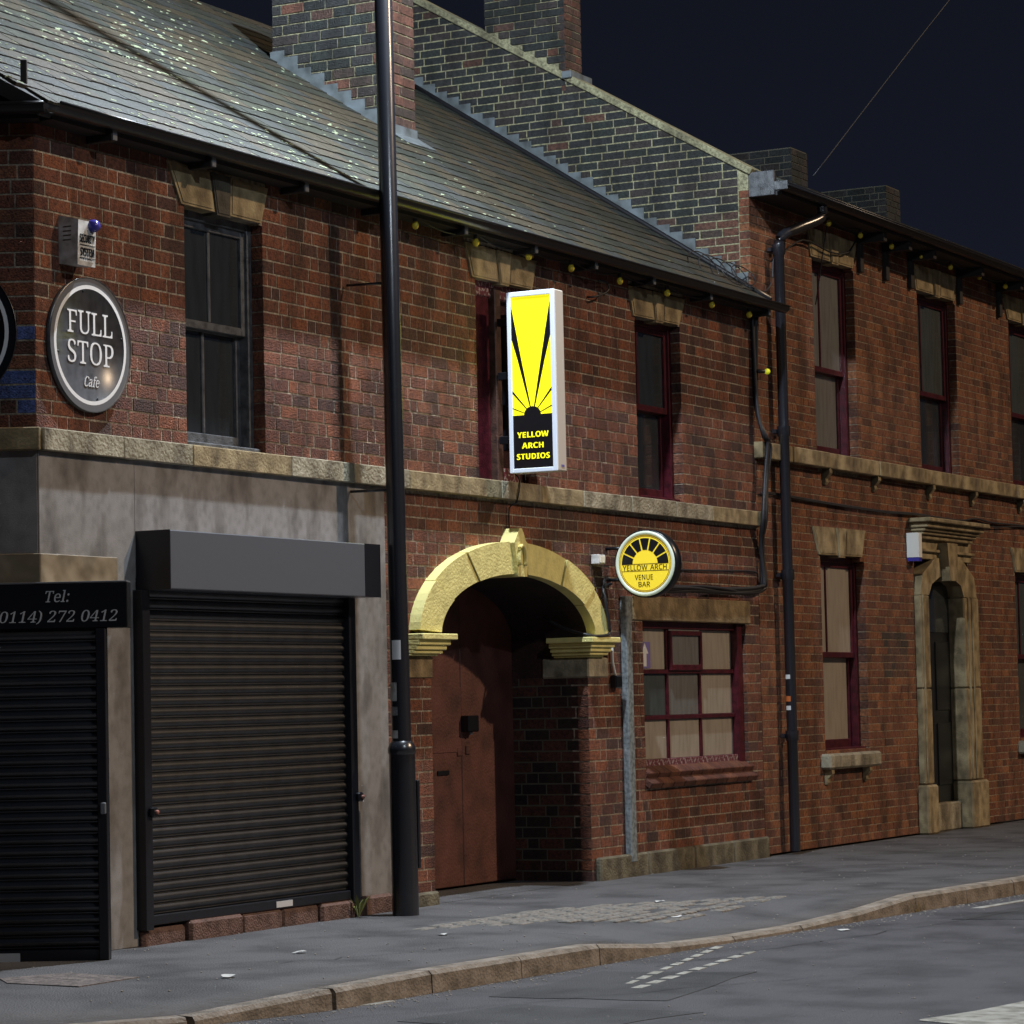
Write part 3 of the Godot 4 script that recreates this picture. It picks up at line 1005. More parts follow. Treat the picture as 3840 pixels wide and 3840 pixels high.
func left_arch(b: Node) -> void:
	var soff := mk()
	var inn := ellipse(-4.785, 1.97, 1.285, .49, 0.0, PI, 32)
	for i in 32:
		var a := inn[i]
		var c := inn[i + 1]
		quad(soff, Vector3(a.x, a.y, .0), Vector3(c.x, c.y, .0), Vector3(c.x, c.y, -.75), Vector3(a.x, a.y, -.75), Vector3(-4.785 - a.x, 1.6 - a.y, 0))
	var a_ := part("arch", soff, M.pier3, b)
	# painted voussoirs: three each side of the key block
	var ang := [[3, 33], [33.6, 58], [58.6, 84.5], [95.5, 121.5], [122, 146.5], [147, 177]]
	for k in ang.size():
		var t0 := deg_to_rad(ang[k][0])
		var t1 := deg_to_rad(ang[k][1])
		var poly := ellipse(-4.785, 1.97, 1.287, .492, t0, t1, 7)
		var outer := ellipse(-4.83, 1.975, 1.56, .735, t1 - (.02 if k < 3 else -.02) * 0.0, t0, 7)
		poly.append_array(outer)
		var st := mk()
		prism(st, poly, Vector3.ZERO, Vector3.RIGHT, UP, Vector3.BACK, -.22, .085 + (k % 2) * .012)
		part("voussoir", st, M.yellow_paint, a_)
	var key := mk()
	prism(key, PV([V(-4.925, 2.44), V(-4.785, 2.44), V(-4.755, 2.695), V(-4.80, 2.72), V(-4.83, 2.78), V(-4.86, 2.815), V(-4.90, 2.815), V(-4.93, 2.77), V(-4.985, 2.70), V(-4.975, 2.66)]), Vector3(.02, 0, 0), Vector3.RIGHT, UP, Vector3.BACK, -.2, .13)
	part("keystone", key, M.yellow_paint, a_)
	var shoe := mk(true)
	var sp := []
	for i in 15:
		var t := deg_to_rad(-38 + 256.0 * i / 14.0)
		sp.append(Vector3(-4.862 + cos(t) * .055, 2.585 + sin(t) * .095, .142))
	tube(shoe, sp, .016, 7)
	part("horseshoe", shoe, M.yellow_paint, a_)
	# stepped imposts
	for q in [[-6.44, -5.86, 1.0], [-3.60, -3.12, -1.0]]:
		var im := mk()
		for s in [[1.94, 1.985, .0], [1.90, 1.94, .035], [1.865, 1.90, .055], [1.838, 1.865, .075], [1.822, 1.838, .10]]:
			var ins: float = s[2]
			if q[2] > 0:
				box(im, Vector3(q[0] + .0, s[0], -.30), Vector3(q[1] - ins * 1.3 - .06, s[1] - .001, .15 - ins), .006)
			else:
				box(im, Vector3(-3.66 + ins * 1.3, s[0], -.30), Vector3(q[1] - ins * 1.2 - .02, s[1] - .001, .13 - ins), .006)
		part("impost", im, M.yellow_paint, a_)
	part("impost_block", boxed(Vector3(-6.41, 1.662, -.25), Vector3(-6.065, 1.82, .012), .006), M.stone_tan, a_)
	part("impost_block", boxed(Vector3(-3.512, 1.655, -.42), Vector3(-3.14, 1.82, .012), .012), M.stone_grey, a_)
	# tunnel sides and the doors
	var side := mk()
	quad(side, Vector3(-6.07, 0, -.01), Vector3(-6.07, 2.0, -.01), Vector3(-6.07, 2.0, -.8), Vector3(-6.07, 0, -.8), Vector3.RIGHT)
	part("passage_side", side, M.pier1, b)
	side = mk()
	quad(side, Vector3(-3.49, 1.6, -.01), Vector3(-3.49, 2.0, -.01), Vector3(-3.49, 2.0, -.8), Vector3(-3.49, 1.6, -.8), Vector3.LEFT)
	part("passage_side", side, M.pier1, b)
	side = mk()
	quad(side, Vector3(-6.07, .002, .0), Vector3(-3.4, .002, .0), Vector3(-3.4, .002, -.8), Vector3(-6.07, .002, -.8), UP)
	part("passage_floor", side, M.pavement, b)
	var d := mk()
	box(d, Vector3(-6.05, .02, -.78), Vector3(-4.388, 2.46, -.70), .006)
	var door := part("door", d, M.door_red, b)
	part("door_leaf", boxed(Vector3(-4.38, .02, -.78), Vector3(-3.50, 2.46, -.70), .006), M.door_red, door)
	part("door_panel", boxed(Vector3(-4.90, 1.08, -.71), Vector3(-4.39, 1.60, -.694), .003), M.maroon_dark, door).material_override = M.door_red
	var lock := boxed(Vector3(-4.40, 1.24, -.70), Vector3(-4.23, 1.37, -.62), .008)
	var lk := part("lock_cover", lock, M.sign_black, door)
	part("padlock", boxed(Vector3(-4.315, 1.215, -.67), Vector3(-4.28, 1.24, -.65), .004), M.strap, lk)
	part("letterbox", boxed(Vector3(-4.79, .905, -.70), Vector3(-4.61, .942, -.688), .003), M.sign_black, door)
	for q in [[-4.43, 1.085], [-4.29, 1.095]]:
		part("lock_plate", boxed(Vector3(q[0] - .035, q[1] - .035, -.70), Vector3(q[0] + .035, q[1] + .035, -.69), .004), M.door_red, door)

func slate_mesh() -> ArrayMesh:
	# unit slate in its own axes: x across, y up the roof, z out of it; its lower edge stands proud and is ragged
	var st := mk()
	var bot := []
	for i in 5:
		bot.append(Vector3(-.5 + i * .25, -.5 + rng.randf_range(-.025, .06), 0))
	var top := [Vector3(-.5, .5, 0), Vector3(.5, .5, 0)]
	var zt := 1.0
	var zb := .15
	for i in 4:
		quad(st, bot[i] + Vector3(0, 0, zt), bot[i + 1] + Vector3(0, 0, zt), bot[i + 1] + Vector3(0, 0, -.8), bot[i] + Vector3(0, 0, -.8), Vector3(0, -1, 0))
		var ta: Vector3 = top[0].lerp(top[1], i / 4.0) + Vector3(0, 0, zb)
		var tb: Vector3 = top[0].lerp(top[1], (i + 1) / 4.0) + Vector3(0, 0, zb)
		quad(st, bot[i] + Vector3(0, 0, zt), bot[i + 1] + Vector3(0, 0, zt), tb, ta, Vector3.BACK)
	quad(st, bot[0] + Vector3(0, 0, zt), top[0] + Vector3(0, 0, zb), top[0] + Vector3(0, 0, -.8), bot[0] + Vector3(0, 0, -.8), Vector3.LEFT)
	quad(st, bot[4] + Vector3(0, 0, zt), top[1] + Vector3(0, 0, zb), top[1] + Vector3(0, 0, -.8), bot[4] + Vector3(0, 0, -.8), Vector3.RIGHT)
	return done(st)

func left_roof(b: Node) -> void:
	# roof deck, cut back along the splayed corner; ROOF coordinates: x, v up the slope from the eaves at z = 0.2
	var o := Vector3(0, 5.119, .2)
	var deck := mk()
	prism(deck, PV([V(-10.92, 0), V(.03, 0), V(.03, 4.98), V(-13.4, 4.98)]), o, Vector3.RIGHT, RV, RN, -.10, -.012)
	var roof := part("roof", deck, M.dark_wood, b)
	var ms := []
	for i in 8: ms.append(slate_mesh())
	var recs := []
	var lich := []
	var cover := FastNoiseLite.new()
	cover.seed = 4
	cover.frequency = .8
	for r in 25:
		var v := r * .2
		var x := -13.5 + rng.randf() * .1 + (.14 if r % 2 else 0.0)
		while x < .0:
			var w := rng.randf_range(.22, .31)
			var x1 := minf(x + w, .03)
			var edge := -10.90 - v * .8362 * .535
			if x1 < edge + .02 or (x1 + x) * .5 > .02:
				x = x1 + .004
				continue
			var xa := maxf(x, edge)
			var inside: bool = (xa > -3.98 and x1 < -3.46 and v > 1.95 and v < 3.5)
			if not inside and x1 - xa > .05:
				var t := Transform3D(Basis(Vector3.RIGHT * (x1 - xa), RV * .225, RN * rng.randf_range(.008, .013)), o + Vector3.RIGHT * (xa + x1) * .5 + RV * (v + .1 + rng.randf_range(-.008, .008)))
				recs.append({"t": t, "at": t.origin, "tone": rng.randi() % 6})
				var dens := clampf((-x - 1.5) / 7.0, 0.05, 1.0) * clampf(.5 + cover.get_noise_2d(x, v * 1.5) * 1.6, .05, 1.4)
				var n := int(dens * dens * 6.5 + rng.randf())
				for k in n:
					var s := rng.randf_range(.007, .022)
					lich.append(Transform3D(Basis(Vector3.RIGHT * s * rng.randf_range(1.0, 2.4), RV * s * rng.randf_range(.5, .9), RN * .006).rotated(RN, rng.randf_range(-.25, .25)), o + Vector3.RIGHT * rng.randf_range(xa, x1) + RV * (v + absf(rng.randfn(0.0, .06)) * .9) + RN * .006))
			x = x1 + .004
	var eye := Vector3(-24.914, 1.47, 10.8)
	recs.sort_custom(func(p, q): return p.at.distance_squared_to(eye) < q.at.distance_squared_to(eye))
	for i in mini(290, recs.size()):
		put("slate", ms[rng.randi() % 8], M["slate%d" % recs[i].tone], roof, recs[i].t)
	for v in 4:
		var mine := []
		for i in range(290, recs.size()):
			if i % 4 == v: mine.append(recs[i])
		var mm := MultiMesh.new()
		mm.transform_format = MultiMesh.TRANSFORM_3D
		mm.use_colors = true
		mm.mesh = ms[v]
		mm.instance_count = mine.size()
		for i in mine.size():
			mm.set_instance_transform(i, mine[i].t)
			var c: Array = M.slates[mine[i].tone]
			mm.set_instance_color(i, Color(c[0], c[1] * .97, c[2] * .9))
		var mi := MultiMeshInstance3D.new()
		mi.name = "small_slates"
		mi.multimesh = mm
		mi.material_override = M.slate
		mi.set_meta("kind", "stuff")
		roof.add_child(mi, true)
	var blob := mk()
	for k in 7:
		var a0 := TAU * k / 7
		var a1 := TAU * (k + 1) / 7
		var r0 := 1.0 if k % 2 == 0 else .7
		var r1 := 1.0 if (k + 1) % 2 == 0 and k < 6 else .7
		if k == 6: r1 = 1.0
		var P0 := Vector3(cos(a0) * r0, sin(a0) * r0, 0)
		var P1 := Vector3(cos(a1) * r1, sin(a1) * r1, 0)
		tri(blob, Vector3(0, 0, 1), P0 * .8 + Vector3(0, 0, .9), P1 * .8 + Vector3(0, 0, .9), Vector3.BACK)
		quad(blob, P0 * .8 + Vector3(0, 0, .9), P1 * .8 + Vector3(0, 0, .9), P1 + Vector3(0, 0, -1), P0 + Vector3(0, 0, -1), P0 + P1)
	var lm := MultiMesh.new()
	lm.transform_format = MultiMesh.TRANSFORM_3D
	lm.mesh = done(blob)
	lm.instance_count = lich.size()
	for i in lich.size(): lm.set_instance_transform(i, lich[i])
	var li := MultiMeshInstance3D.new()
	li.name = "lichen"
	li.multimesh = lm
	li.material_override = M.lichen
	li.set_meta("kind", "stuff")
	roof.add_child(li, true)
	# dark board closing the cut end of the roof over the corner, with its post
	var sp := mk()
	prism(sp, PV([V(.12, 5.10), V(-.95, 5.10), V(-.95, 5.10 + .95 * .8816 * SLOPE + .10), V(.02, 5.17)]), CC, CU, UP, CN, .02, .06)
	part("verge_board", sp, M.dark_wood, b)
	var post := mk()
	slab(post, CC, CU, UP, CN, Vector3(-.06, 5.12, .06), Vector3(-.02, 5.40, .09), .004)
	part("stake", post, M.dark_wood, b)
	# gutters: half round, closed with a bead
	var gt := mk(true)
	var prof := []
	for k in 9:
		var t := PI + PI * k / 8.0
		prof.append(V(cos(t) * .058, sin(t) * .058))
	for run in [[Vector3(-10.88, 5.105, .225), Vector3(.30, 5.095, .225), Vector3.BACK], [CC + CU * .10 + CN * .18 + UP * 5.105, CC - CU * 1.6 + CN * .18 + UP * 5.105, CN]]:
		for k in 8:
			var p: Vector2 = prof[k]
			var q: Vector2 = prof[k + 1]
			var nn: Vector3 = run[2] * (p.x + q.x) + UP * (p.y + q.y)
			quad(gt, run[0] + run[2] * p.x + UP * p.y, run[1] + run[2] * p.x + UP * p.y, run[1] + run[2] * q.x + UP * q.y, run[0] + run[2] * q.x + UP * q.y, nn)
		var bead := []
		for k in 13: bead.append((run[0] as Vector3).lerp(run[1], k / 12.0) + run[2] * .058 + UP * .002)
		tube(gt, bead, .009, 6)
	part("gutter", gt, M.gutter_paint, b)
	var fb := mk()
	box(fb, Vector3(-10.8, 5.03, .002), Vector3(.05, 5.13, .16))
	slab(fb, CC, CU, UP, CN, Vector3(-1.6, 5.03, .002), Vector3(.05, 5.11, .14))
	part("eaves_board", fb, M.dark_wood, b)
	for bx in [-10.226, -9.137, -8.005, -6.936, -5.759, -4.627, -3.573, -2.473, -1.3, .0]:
		var br := part("eaves_bracket", boxed(Vector3(bx - .025, 4.985, .0), Vector3(bx + .025, 5.10, .20), .004), M.dark_wood, b)
		part("strap", boxed(Vector3(bx - .022, 4.99, .20), Vector3(bx + .022, 5.09, .206)), M.strap, br)
	# stepped lead flashing along the taller building and up the side of the chimney
	for run in [[.042, -.02, 27, .132, 5.27, .15], [-3.925, -1.50, 9, .132, 6.24, .15]]:
		for k in run[2]:
			var za: float = run[1] - k * run[3]
			var zb: float = za - run[3]
			var yt: float = 5.25 - SLOPE * za + run[5] + rng.randf_range(.0, .03)
			var st := mk()
			prism(st, PV([V(za, 5.24 - SLOPE * za), V(za, yt), V(zb - .01, yt), V(zb - .01, 5.24 - SLOPE * zb)]), Vector3(run[0] - k * .0006, 0, 0), Vector3(0, 0, 1), UP, Vector3(-1, 0, 0), -.002, .003)
			part("flashing_step", st, M.lead, roof)
	var apron := mk()
	slab(apron, o + Vector3.RIGHT * -3.93 + RV * 1.86, Vector3.RIGHT, RV, RN, Vector3(0, 0, .008), Vector3(.48, .22, .02), .004)
	box(apron, Vector3(-3.93, 6.19, -1.513), Vector3(-3.51, 6.33, -1.497))
	part("lead_apron", apron, M.lead, roof)
	var fil := mk(true)
	var fp := []
	for k in 12: fp.append(o + Vector3.RIGHT * (.02 - .012 * k) + RV * (k * .40) + RN * .02)
	tube(fil, fp, .028, 6)
	part("lead_roll", fil, M.gutter_paint, roof)

# ---------------------------------------------------------------- the taller building on the right

func build_right() -> void:
	var b := thing("brick_building", "taller red brick house on the right with sooty gable wall and maroon sash windows", "building", Vector3(5, 0, -2.5))
	var recs := []
	var ups := [[1.56, 2.655, 1.44, 2.735], [4.47, 5.66, 4.34, 5.695], [7.47, 8.6, 7.27, 8.7]]
	var lows := [[1.56, 2.72, 1.36, 2.74], [7.42, 8.6, 7.27, 8.7]]
	var holes := func(y: float) -> Array:
		var out := []
		for w in ups:
			if y > 3.68 and y < 5.755: out.append([w[0], w[1]])
			elif y >= 5.755 and y < 6.035:
				var t := (y - 5.755) / .28
				out.append([lerpf(w[0] - .05, w[2], t) + .012, lerpf(w[1] - .04, w[3], t) - .012])
		for w in lows:
			if y > .92 and y < 2.83: out.append([w[0], w[1]])
			elif y >= 2.83 and y < 3.115:
				var t2 := (y - 2.83) / .285
				out.append([lerpf(w[0] - .05, w[2], t2) + .012, lerpf(w[1] - .1, w[3], t2) - .012])
		if y < 2.72: out.append([4.12, 5.93])
		elif y < 3.1: out.append([4.14, 5.80])
		return out
	var red := func(p: Vector3) -> Array:
		if p.x > 3.22 and p.x < 3.88 and p.y > 1.64 and p.y < 2.10: return pick("stack")
		return pick("brick_r")
	var wf := {"o": Vector3.ZERO, "u": Vector3.RIGHT, "n": Vector3.BACK, "x0": .052, "x1": 9.6, "y0": .02, "y1": 6.2, "ch": .0772, "s": .2225, "h": .105, "j": .0085, "holes": holes, "tone": red, "plain": .12}
	lay(recs, wf)
	var st := mk()
	bed(st, wf)
	var wall := part("brick_wall", st, M.mortar_r, b)
	# gable wall facing left: sooty, with newer red bricks near the street
	var recs2 := []
	var coping := func(y: float) -> Array:
		var zr := (6.36 - y) / .588           # the verge
		var zl := (5.30 - y) / SLOPE          # the lower roof
		var out := []
		if y > 6.36: out.append([minf(zr, 0.0), 1.0])
		if zl < 0.0: out.append([-9.0, zl - .55])
		return out
	var mixed := func(p: Vector3) -> Array:
		if p.z > -.52 and p.y < 5.97 - p.z * 0.0 and p.y < 6.0: return pick("stack")
		return pick("stack") if rng.randf() < .04 else pick("soot")
	var wg := {"o": Vector3(.05, 0, 0), "u": Vector3(0, 0, 1), "n": Vector3(-1, 0, 0), "x0": -4.6, "x1": -.11, "y0": 5.16, "y1": 9.0, "ch": .0772, "s": .2225, "h": .105, "j": .0115, "holes": coping, "tone": mixed, "plain": .85, "deep": .06}
	lay(recs2, wg)
	var gst := mk()
	bed(gst, wg)
	quad(gst, Vector3(.0575, 5.1, -.001), Vector3(.0575, 6.36, -.001), Vector3(.0575, 6.5, -.14), Vector3(.0575, 5.1, -.14), Vector3.LEFT)
	var gable := part("gable_wall", gst, M.mortar_g, b)
	# verge: mortar fillet and slate edge, going up past the stack
	var vg := mk()
	var vv := Vector3(0, .507, -.862)
	slab(vg, Vector3(.04, 6.345, .03), Vector3(0, 0.862, .507), vv, Vector3(-1, 0, 0), Vector3(-.02, 0, -.3), Vector3(.045, 5.4, .012), .006)
	part("verge_fillet", vg, M.mortar_g, b)
	# stack standing on the gable
	var c3 := {"o": Vector3(.045, 0, 0), "u": Vector3(0, 0, 1), "n": Vector3(-1, 0, 0), "x0": -2.76, "x1": -1.885, "y0": 7.40, "y1": 9.2, "ch": .0772, "s": .2225, "h": .105, "j": .0115, "holes": func(y): return [[-9.0, (6.44 - y) / .588]], "tone": mixed, "plain": .85, "deep": .05}
	var c4 := {"o": Vector3(0, 0, -1.88), "u": Vector3.RIGHT, "n": Vector3.BACK, "x0": .05, "x1": .40, "y0": 7.35, "y1": 9.2, "ch": .0772, "s": .2225, "h": .105, "j": .0105, "holes": func(_y): return [], "tone": func(_p): return pick("stack"), "plain": .2, "deep": .05}
	var recs3 := []
	lay(recs3, c3); lay(recs3, c4)
	var s4 := boxed(Vector3(.060, 7.0, -2.76), Vector3(.395, 9.2, -1.888))
	var chim := part("chimney", s4, M.mortar_g, b)
	var ap := mk()
	box(ap, Vector3(-.0, 7.46, -1.9), Vector3(.46, 7.53, -1.80), .006)
	part("lead_apron", ap, M.lead, chim)
	commit_bricks(recs3, chim, 40, "brick_many")
	commit_bricks(recs2, gable, 150, "brick_many")
	commit_bricks(recs, wall, 100, "brick_many_r")
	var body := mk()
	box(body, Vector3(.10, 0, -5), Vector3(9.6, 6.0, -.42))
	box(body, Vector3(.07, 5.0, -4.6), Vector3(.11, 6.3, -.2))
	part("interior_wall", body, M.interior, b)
	# roof, seen almost edge on
	var o := Vector3(0, 6.235, .36)
	var rv := Vector3(0, .418, -.908)
	var rn := Vector3(0, .908, .418)
	var deck := mk()
	prism(deck, PV([V(.12, 0), V(9.7, 0), V(9.7, 3.4), V(.12, 3.4)]), o, Vector3.RIGHT, rv, rn, -.08, -.012)
	var roof := part("roof", deck, M.dark_wood, b)
	var sm := slate_mesh()
	var mm := MultiMesh.new()
	mm.transform_format = MultiMesh.TRANSFORM_3D
	mm.use_colors = true
	mm.mesh = sm
	var tr := []
	for r in 17:
		var x := .12
		while x < 9.6:
			var w := rng.randf_range(.23, .3)
			tr.append(Transform3D(Basis(Vector3.RIGHT * w, rv * .225, rn * rng.randf_range(.008, .016)), o + Vector3.RIGHT * (x + w * .5) + rv * (r * .2 + .09)))
			x += w + .004
	mm.instance_count = tr.size()
	for i in tr.size():
		mm.set_instance_transform(i, tr[i])
		var c: Array = M.slates[rng.randi() % 6]
		mm.set_instance_color(i, Color(c[0], c[1], c[2]) * .9)
	var mi := MultiMeshInstance3D.new()
	mi.name = "small_slates"
	mi.multimesh = mm
	mi.material_override = M.slate
	mi.set_meta("kind", "stuff")
	roof.add_child(mi, true)
	# two far stacks on this roof
	for q in [[4.85, -1.55], [7.75, -1.55]]:
		var cx: float = q[0]
		var y0 := 6.9
		var r5 := []
		lay(r5, {"o": Vector3(cx, 0, 0), "u": Vector3(0, 0, 1), "n": Vector3(-1, 0, 0), "x0": q[1] - .9, "x1": q[1] - .005, "y0": y0, "y1": y0 + .62, "ch": .0772, "s": .2225, "h": .105, "j": .0105, "holes": func(_y): return [], "tone": func(_p): return pick("soot"), "plain": .8, "deep": .05})
		lay(r5, {"o": Vector3(0, 0, q[1]), "u": Vector3.RIGHT, "n": Vector3.BACK, "x0": cx + .004, "x1": cx + .46, "y0": y0, "y1": y0 + .62, "ch": .0772, "s": .2225, "h": .105, "j": .0105, "holes": func(_y): return [], "tone": func(_p): return pick("soot"), "plain": .3, "deep": .05})
		var far := part("chimney", boxed(Vector3(cx + .007, 6.5, q[1] - .9), Vector3(cx + .455, y0 + .62, q[1] - .008)), M.mortar_dark, b)
		commit_bricks(r5, far, 0, "brick_many")
	# gutter, soffit, brackets with a dark upright strip below each
	var gt := mk(true)
	for k in 8:
		var t0 := PI + PI * k / 8.0
		var t1 := PI + PI * (k + 1) / 8.0
		var A := Vector3(-.05, 6.20 + sin(t0) * .06, .37 + cos(t0) * .06)
		var B := Vector3(-.05, 6.20 + sin(t1) * .06, .37 + cos(t1) * .06)
		quad(gt, A, A + Vector3.RIGHT * 9.7, B + Vector3.RIGHT * 9.7, B, Vector3(0, sin(t0), cos(t0)))
	for zz in [.43, .445]:
		tube(gt, [Vector3(-.05, 6.205 if zz < .44 else 6.18, zz), Vector3(4.5, 6.205 if zz < .44 else 6.18, zz), Vector3(9.65, 6.205 if zz < .44 else 6.18, zz)], .010, 6)
	part("gutter", gt, M.gutter_paint, b)
	part("gutter_end", boxed(Vector3(-.06, 6.14, .30), Vector3(-.045, 6.22, .44), .003), M.grey_paint, b)
	var cornerbox := boxed(Vector3(.05, 6.12, .003), Vector3(.09, 6.35, .26), .004)
	part("eaves_end_board", cornerbox, M.grey_paint, b)
	part("eaves_board", boxed(Vector3(.09, 6.12, .002), Vector3(9.6, 6.16, .32)), M.dark_wood, b)
	for q in [2.80, 3.52, 4.25, 5.77, 7.11]:
		var br := mk()
		box(br, Vector3(q - .045, 6.03, .0), Vector3(q + .045, 6.12, .30), .004)
		box(br, Vector3(q - .045, 5.74, .001), Vector3(q + .045, 6.03, .045), .004)  # dark upright strip against the wall below the bracket
		part("eaves_bracket", br, M.dark_wood, b)
	# stone band with corbels
	var bx := [.02, .75, 1.665, 3.0, 4.40, 7.34, 9.6]
	for k in bx.size() - 1:
		part("band_stone", boxed(Vector3(bx[k] + .003, 3.675, -.05), Vector3(bx[k + 1] - .003, 3.828, .085 + (k % 2) * .012), .008), M.stone, b)
	for q in [1.71, 3.02, 4.62, 5.98, 7.62]:
		corbel(b, q, 3.672, .075, .15)
	lintel(b, [V(1.44, 6.03), V(2.737, 6.035), V(2.61, 5.757), V(1.50, 5.748)], [1.98, 2.22, 2.19, 2.01], M.stone)
	lintel(b, [V(4.34, 6.025), V(5.694, 6.04), V(5.61, 5.757), V(4.41, 5.75)], [4.93, 5.16, 5.13, 4.96], M.stone)
	lintel(b, [V(7.26, 6.03), V(8.7, 6.04), V(8.62, 5.757), V(7.42, 5.75)], [7.88, 8.1, 8.07, 7.91], M.stone)
	lintel(b, [V(1.359, 3.105), V(2.741, 3.115), V(2.63, 2.845), V(1.50, 2.835)], [1.95, 2.18, 2.15, 1.99], M.stone)
	lintel(b, [V(7.265, 3.11), V(8.6, 3.115), V(8.5, 2.845), V(7.41, 2.835)], [7.8, 8.0, 7.97, 7.83], M.stone)
	sash_window(b, 1.56, 2.65, 3.82, 5.76, 4.68, M.maroon, M.maroon, M.glass_blind, M.glass_blind, 2.02, [1.80])
	sash_window(b, 4.47, 5.655, 3.82, 5.76, 4.68, M.maroon, M.maroon, M.glass_mid, M.glass_dark, 4.88, [4.72])
	sash_window(b, 7.47, 8.6, 3.82, 5.75, 4.68, M.maroon, M.maroon, M.glass_mid, M.glass_dark, 7.85, [7.7])
	sash_window(b, 1.56, 2.72, .92, 2.84, 1.86, M.maroon, M.maroon, M.glass_milky, M.glass_milky, 1.98, [1.72])
	sash_window(b, 7.42, 8.6, .92, 2.84, 1.86, M.maroon, M.maroon, M.glass_mid, M.glass_mid, 7.9, [7.8])
	part("window_sill", boxed(Vector3(1.44, .755, -.08), Vector3(2.80, .905, .10), .022), M.stone_grey, b)
	for q in [1.55, 2.55]:
		corbel(b, q, .75, .07, .14)
	part("window_sill", boxed(Vector3(7.35, .755, -.08), Vector3(8.7, .905, .10), .022), M.stone_grey, b)
	doorway(b)

func corbel(b: Node, x: float, top: float, w: float, h: float) -> void:
	var st := mk()
	prism(st, PV([V(0, 0), V(.075, 0), V(.078, -.25 * h), V(.055, -.45 * h), V(.03, -.62 * h), V(.035, -.85 * h), V(.02, -h), V(0, -h)]), Vector3(x, top, 0), Vector3.BACK, UP, Vector3.LEFT, -w * .5, w * .5)
	part("corbel", st, M.stone, b)

func doorway(b: Node) -> void:
	var sur := Node3D.new()
	sur.name = "door_surround"
	b.add_child(sur)
	sur.position = -(b as Node3D).position
	var L0 := 4.12
	var L1 := 4.375
	var R0 := 5.46
	var R1 := 5.93
	# jambs
	for q in [[L0, L1, 1.52, 2.50], [L0 - .005, L1 + .005, .52, 1.514], [R0, R1, 1.52, 2.50], [R0 - .005, R1 + .005, .52, 1.514]]:
		part("jamb_stone", boxed(Vector3(q[0], q[2], -.20), Vector3(q[1], q[3], .07), .014), M.stone, sur)
	for q in [[L0 - .05, L1 + .01], [R0 - .01, R1 + .06]]:
		part("jamb_base", boxed(Vector3(q[0], 0, -.36), Vector3(q[1], .514, .11), .02), M.stone, sur)
	for q in [[R0 + .10, R0 + .13], [R0 + .22, R0 + .25], [L0 + .04, L0 + .065]]:
		part("jamb_fillet", boxed(Vector3(q[0], .53, .0), Vector3(q[1], 2.5, .085), .006), M.stone, sur)
	# shouldered head
	var head := mk()
	prism(head, PV([V(L0, 2.50), V(L1, 2.50), V(L1 + .10, 2.62), V(4.72, 2.70), V(5.12, 2.70), V(R0 - .08, 2.62), V(R0, 2.50), V(R1 - .05, 2.50), V(R1 - .12, 2.72), V(5.45, 2.90), V(4.60, 2.90), V(L0 + .08, 2.72)]), Vector3.ZERO, Vector3.RIGHT, UP, Vector3.BACK, -.36, .07)
	part("door_head", head, M.stone, sur)
	prism(head, PV([V(L0 + .06, 2.5), V(L0 + .10, 2.5), V(4.6, 2.82), V(4.6, 2.86)]), Vector3.ZERO, Vector3.RIGHT, UP, Vector3.BACK, 0, .09)
	part("keystone", wallprism(PV([V(4.80, 2.66), V(5.02, 2.66), V(5.06, 3.06), V(4.74, 3.06)]), -.2, .16), M.stone, sur)
	part("frieze", boxed(Vector3(L0 + .02, 2.88, -.1), Vector3(R1 - .14, 3.09, .05), .006), M.stone, sur)
	part("moulding", boxed(Vector3(L0 + .0, 2.955, -.05), Vector3(R1 - .10, 2.985, .085), .006), M.stone, sur)
	# cornice: stepped, each course wider than the one below
	var cn := mk()
	for s in [[3.085, 3.13, .10, .00], [3.13, 3.165, .13, .04], [3.165, 3.20, .16, .07], [3.20, 3.255, .20, .10], [3.255, 3.30, .25, .16]]:
		box(cn, Vector3(4.14 - s[3], s[0], -.05), Vector3(5.72 + s[3], s[1] - .001, s[2]), .008)
	part("cornice", cn, M.stone, sur)
	# door
	var d := mk()
	box(d, Vector3(4.30, .30, -.19), Vector3(5.55, 2.72, -.11), .006)
	var door := part("door", d, M.sign_black, b)
	for q in [[4.42, 4.86, .48, 1.15], [4.98, 5.42, .48, 1.15], [4.42, 4.86, 1.28, 2.02], [4.98, 5.42, 1.28, 2.02]]:
		part("door_panel", boxed(Vector3(q[0], q[2], -.115), Vector3(q[1], q[3], -.098), .008), M.sign_black, door)
	part("pane", boxed(Vector3(4.43, 2.12, -.115), Vector3(5.42, 2.62, -.10)), M.glass_dark, door)
	part("door_step", boxed(Vector3(4.37, 0, -.4), Vector3(5.47, .30, -.02), .015), M.stone_grey, b)

# ---------------------------------------------------------------- shutters

